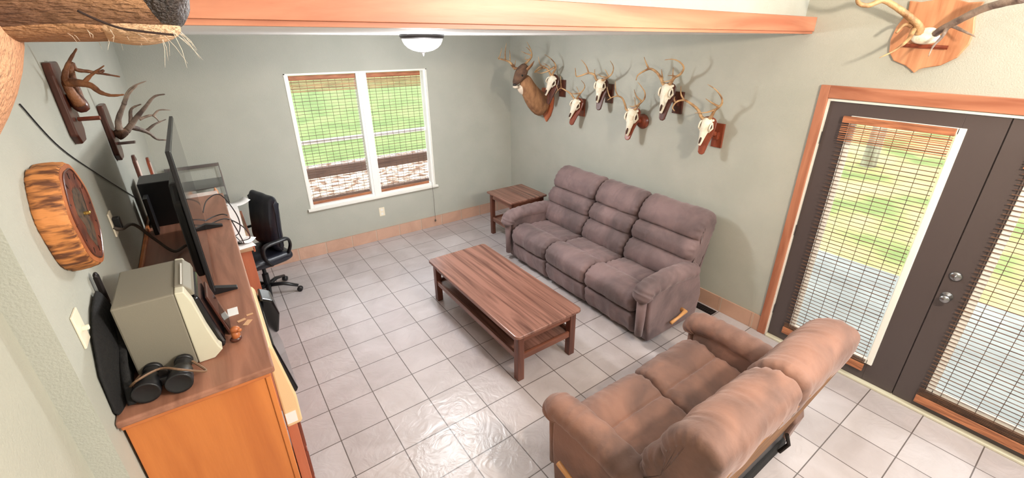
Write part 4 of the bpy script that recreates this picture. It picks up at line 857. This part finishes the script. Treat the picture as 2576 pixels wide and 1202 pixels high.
# ------------------------------------------------------------------ antler plaques on the left wall
def left_mount(label, y, z, hh, paths, am, shelf):
    r = empty('antler_plaque', (XL, y, z), 0, label, 'antler mount', 'antler plaques on the left wall'); o = Vector((XL, y, z))
    MB().prism([(-0.07, hh), (0.07, hh), (0.085, hh*0.7), (0.085, -hh*0.75), (0.045, -hh), (-0.045, -hh), (-0.085, -hh*0.75), (-0.085, hh*0.7)], 0, 0.0005, 0.028).build('plaque', M['boardd'], r, bevel=0.007, seg=3)
    for pp in paths: antler(r, [([at(u, v, 1, yy)-o for u, v, yy in pts], a, b) for pts, a, b in pp], M[am])
    return r, o
r1, o1 = left_mount('brown forked antlers on a dark plaque, the nearer one on the left wall', -1.30, 2.20, 0.165,
    [[([(200, 262, -1.32), (180, 235, -1.34), (166, 210, -1.34), (164, 185, -1.36), (174, 155, -1.37), (193, 122, -1.38)], .018, .003),
      ([(168, 208, -1.34), (195, 208, -1.36), (228, 215, -1.38), (252, 232, -1.40), (280, 240, -1.42), (312, 238, -1.43)], .016, .003),
      ([(210, 210, -1.37), (228, 190, -1.38), (262, 165, -1.40)], .009, .002)],
     [([(205, 260, -1.27), (190, 220, -1.26), (178, 180, -1.25), (180, 160, -1.25), (192, 175, -1.24), (225, 180, -1.23), (262, 186, -1.22), (302, 193, -1.21)], .014, .003), ([(250, 183, -1.22), (262, 176, -1.22)], .008, .004)]], 'antlerd', True)
loft(r1, 'leather_base', [(at(178, 232, 1, -1.30)-o1, .02, .02), (at(190, 250, 1, -1.30)-o1, .032, .03), (at(205, 268, 1, -1.30)-o1, .034, .03), (at(218, 282, 1, -1.30)-o1, .02, .018)], M['boardd'])
MB().tube([at(196, 300, 1, -1.30)-o1, at(252, 296, 1, -1.30)-o1], [(.009, .02)]*2, 4).build('shelf_bar', M['board'], r1)
r2, o2 = left_mount('grey antlers on a narrow dark plaque, the farther one on the left wall', -0.46, 1.945, 0.16,
    [[([(300, 325, -.50), (298, 300, -.52), (312, 262, -.54), (325, 235, -.56), (345, 215, -.57)], .015, .003), ([(312, 262, -.54), (322, 232, -.55), (342, 214, -.56), (368, 204, -.57)], .010, .002)],
     [([(318, 330, -.44), (340, 300, -.46), (365, 270, -.48), (388, 243, -.49), (415, 237, -.5)], .015, .003), ([(330, 308, -.45), (330, 275, -.46), (355, 262, -.48)], .010, .003)],
     [([(322, 318, -.42), (350, 325, -.40), (375, 335, -.38), (395, 350, -.37), (421, 352, -.36)], .014, .003), ([(368, 330, -.38), (390, 312, -.37), (418, 300, -.36)], .009, .002), ([(350, 300, -.42), (382, 290, -.41), (400, 305, -.4)], .008, .003), ([(385, 292, -.41), (400, 277, -.41), (430, 277, -.41)], .006, .002)]], 'antlerg', True)
loft(r2, 'fur_base', [(at(290, 345, 1, -.46)-o2, .03, .03), (at(305, 335, 1, -.46)-o2, .042, .034), (at(318, 325, 1, -.46)-o2, .03, .028)], M['furhead'], dis=0.01)
MB().tube([at(288, 362, 1, -.46)-o2, at(340, 357, 1, -.46)-o2], [(.009, .045)]*2, 4).build('shelf_bar', M['boardd'], r2)

# ------------------------------------------------------------------ big head close to the camera
yh = -3.20
eh = empty('elk_head_mount', (XG, yh, 2.35), 0, 'huge brown elk head with a black nose close in the upper left', 'animal head'); eo = Vector((XG, yh, 2.35))
def E(x, z, y=0.0): return Vector((x, yh+y, z))-eo
MB().prism([(-0.17, 0.26), (0.17, 0.26), (0.19, -0.1), (0, -0.28), (-0.19, -0.1)], 0, 0.0005, 0.025).build('mount_board', M['boardd'], eh, bevel=0.006)
loft(eh, 'neck', [(E(-0.765, 2.24), .17, .18), (E(-0.70, 2.32), .165, .175), (E(-0.605, 2.43), .16, .172), (E(-0.55, 2.50), .155, .168), (E(-0.52, 2.565), .14, .145), (E(-0.51, 2.63), .10, .09)], M['elkneck'], n=32, sub=2, dis=0.004)
loft(eh, 'head', [(E(-0.60, 2.60), .07, .07), (E(-0.56, 2.578), .098, .118), (E(-0.50, 2.562), .105, .118), (E(-0.44, 2.545), .095, .100), (E(-0.38, 2.528), .075, .082), (E(-0.33, 2.515), .060, .068), (E(-0.29, 2.508), .054, .060), (E(-0.262, 2.506), .050, .054), (E(-0.246, 2.507), .038, .040)], M['elk'], n=32, sub=2, dis=0.003)
loft(eh, 'lower_jaw', [(E(-0.50, 2.475), .035, .022), (E(-0.44, 2.470), .045, .024), (E(-0.37, 2.468), .042, .021), (E(-0.325, 2.465), .040, .019), (E(-0.30, 2.466), .03, .014)], M['elkjaw'], n=24, sub=2, dis=0.002)
loft(eh, 'chin', [(E(-0.345, 2.470), .030, .012), (E(-0.325, 2.466), .040, .020), (E(-0.295, 2.461), .041, .020), (E(-0.272, 2.463), .034, .018), (E(-0.252, 2.473), .024, .014)], M['elkchin'], n=24, sub=2, dis=0.002)
loft(eh, 'upper_lip', [(E(-0.335, 2.487), .045, .012), (E(-0.31, 2.486), .050, .018), (E(-0.28, 2.484), .047, .020), (E(-0.26, 2.484), .038, .016)], M['elklip'], n=24, sub=2, dis=0.002)
mb = MB(); mb.ball(E(-0.270, 2.508), (.038, .054, .050), 40)
for v in mb.bm.verts: v.co += Vector((1, 0, 0))*noise.noise(v.co*60)*0.003+Vector((0, 1, 0))*noise.noise(v.co*90)*0.0015
mb.build('nose_pad', M['elknose'], eh, smooth=True)
for s in (-1, 1): MB().ball(E(-0.278, 2.540, s*0.044), (.018, .012, .010), 16).build('nostril', M['eye'], eh, smooth=True)
mp = [at(u, v, 1, yy) for u, v, yy in ((195, 27, -3.268), (245, 50, -3.262), (300, 70, -3.256), (350, 78, -3.251), (400, 84, -3.247), (440, 88, -3.238))]
for s in (-1, 1): MB().tube(crom([Vector((p.x, p.y if s < 0 else 2*yh-p.y, p.z))-eo for p in mp], 4, False), 0.0013, 8).build('mouth_line', M['mouth'], eh, smooth=True)
mb = MB(); rg = random.Random(5)
for i in range(46):
    x = rg.uniform(-0.36, -0.25); y = rg.uniform(-0.04, 0.03); p0 = E(x, 2.455, y); p0.z += rg.uniform(-0.002, 0.01)
    dr = Vector((rg.uniform(-0.2, 1), rg.uniform(-0.6, 0.4), rg.uniform(-1.6, -0.3))).normalized(); ln = rg.uniform(0.008, 0.04)*(1.2 if x > -0.28 else 0.5)
    mb.tube([p0, p0+dr*ln*0.5+Vector((0.002, 0, 0)), p0+dr*ln], [0.0003, 0.00025, 0.0001], 4)
w_ = mb.build('whiskers', M['furwhite'], eh); w_['kind'] = 'stuff'
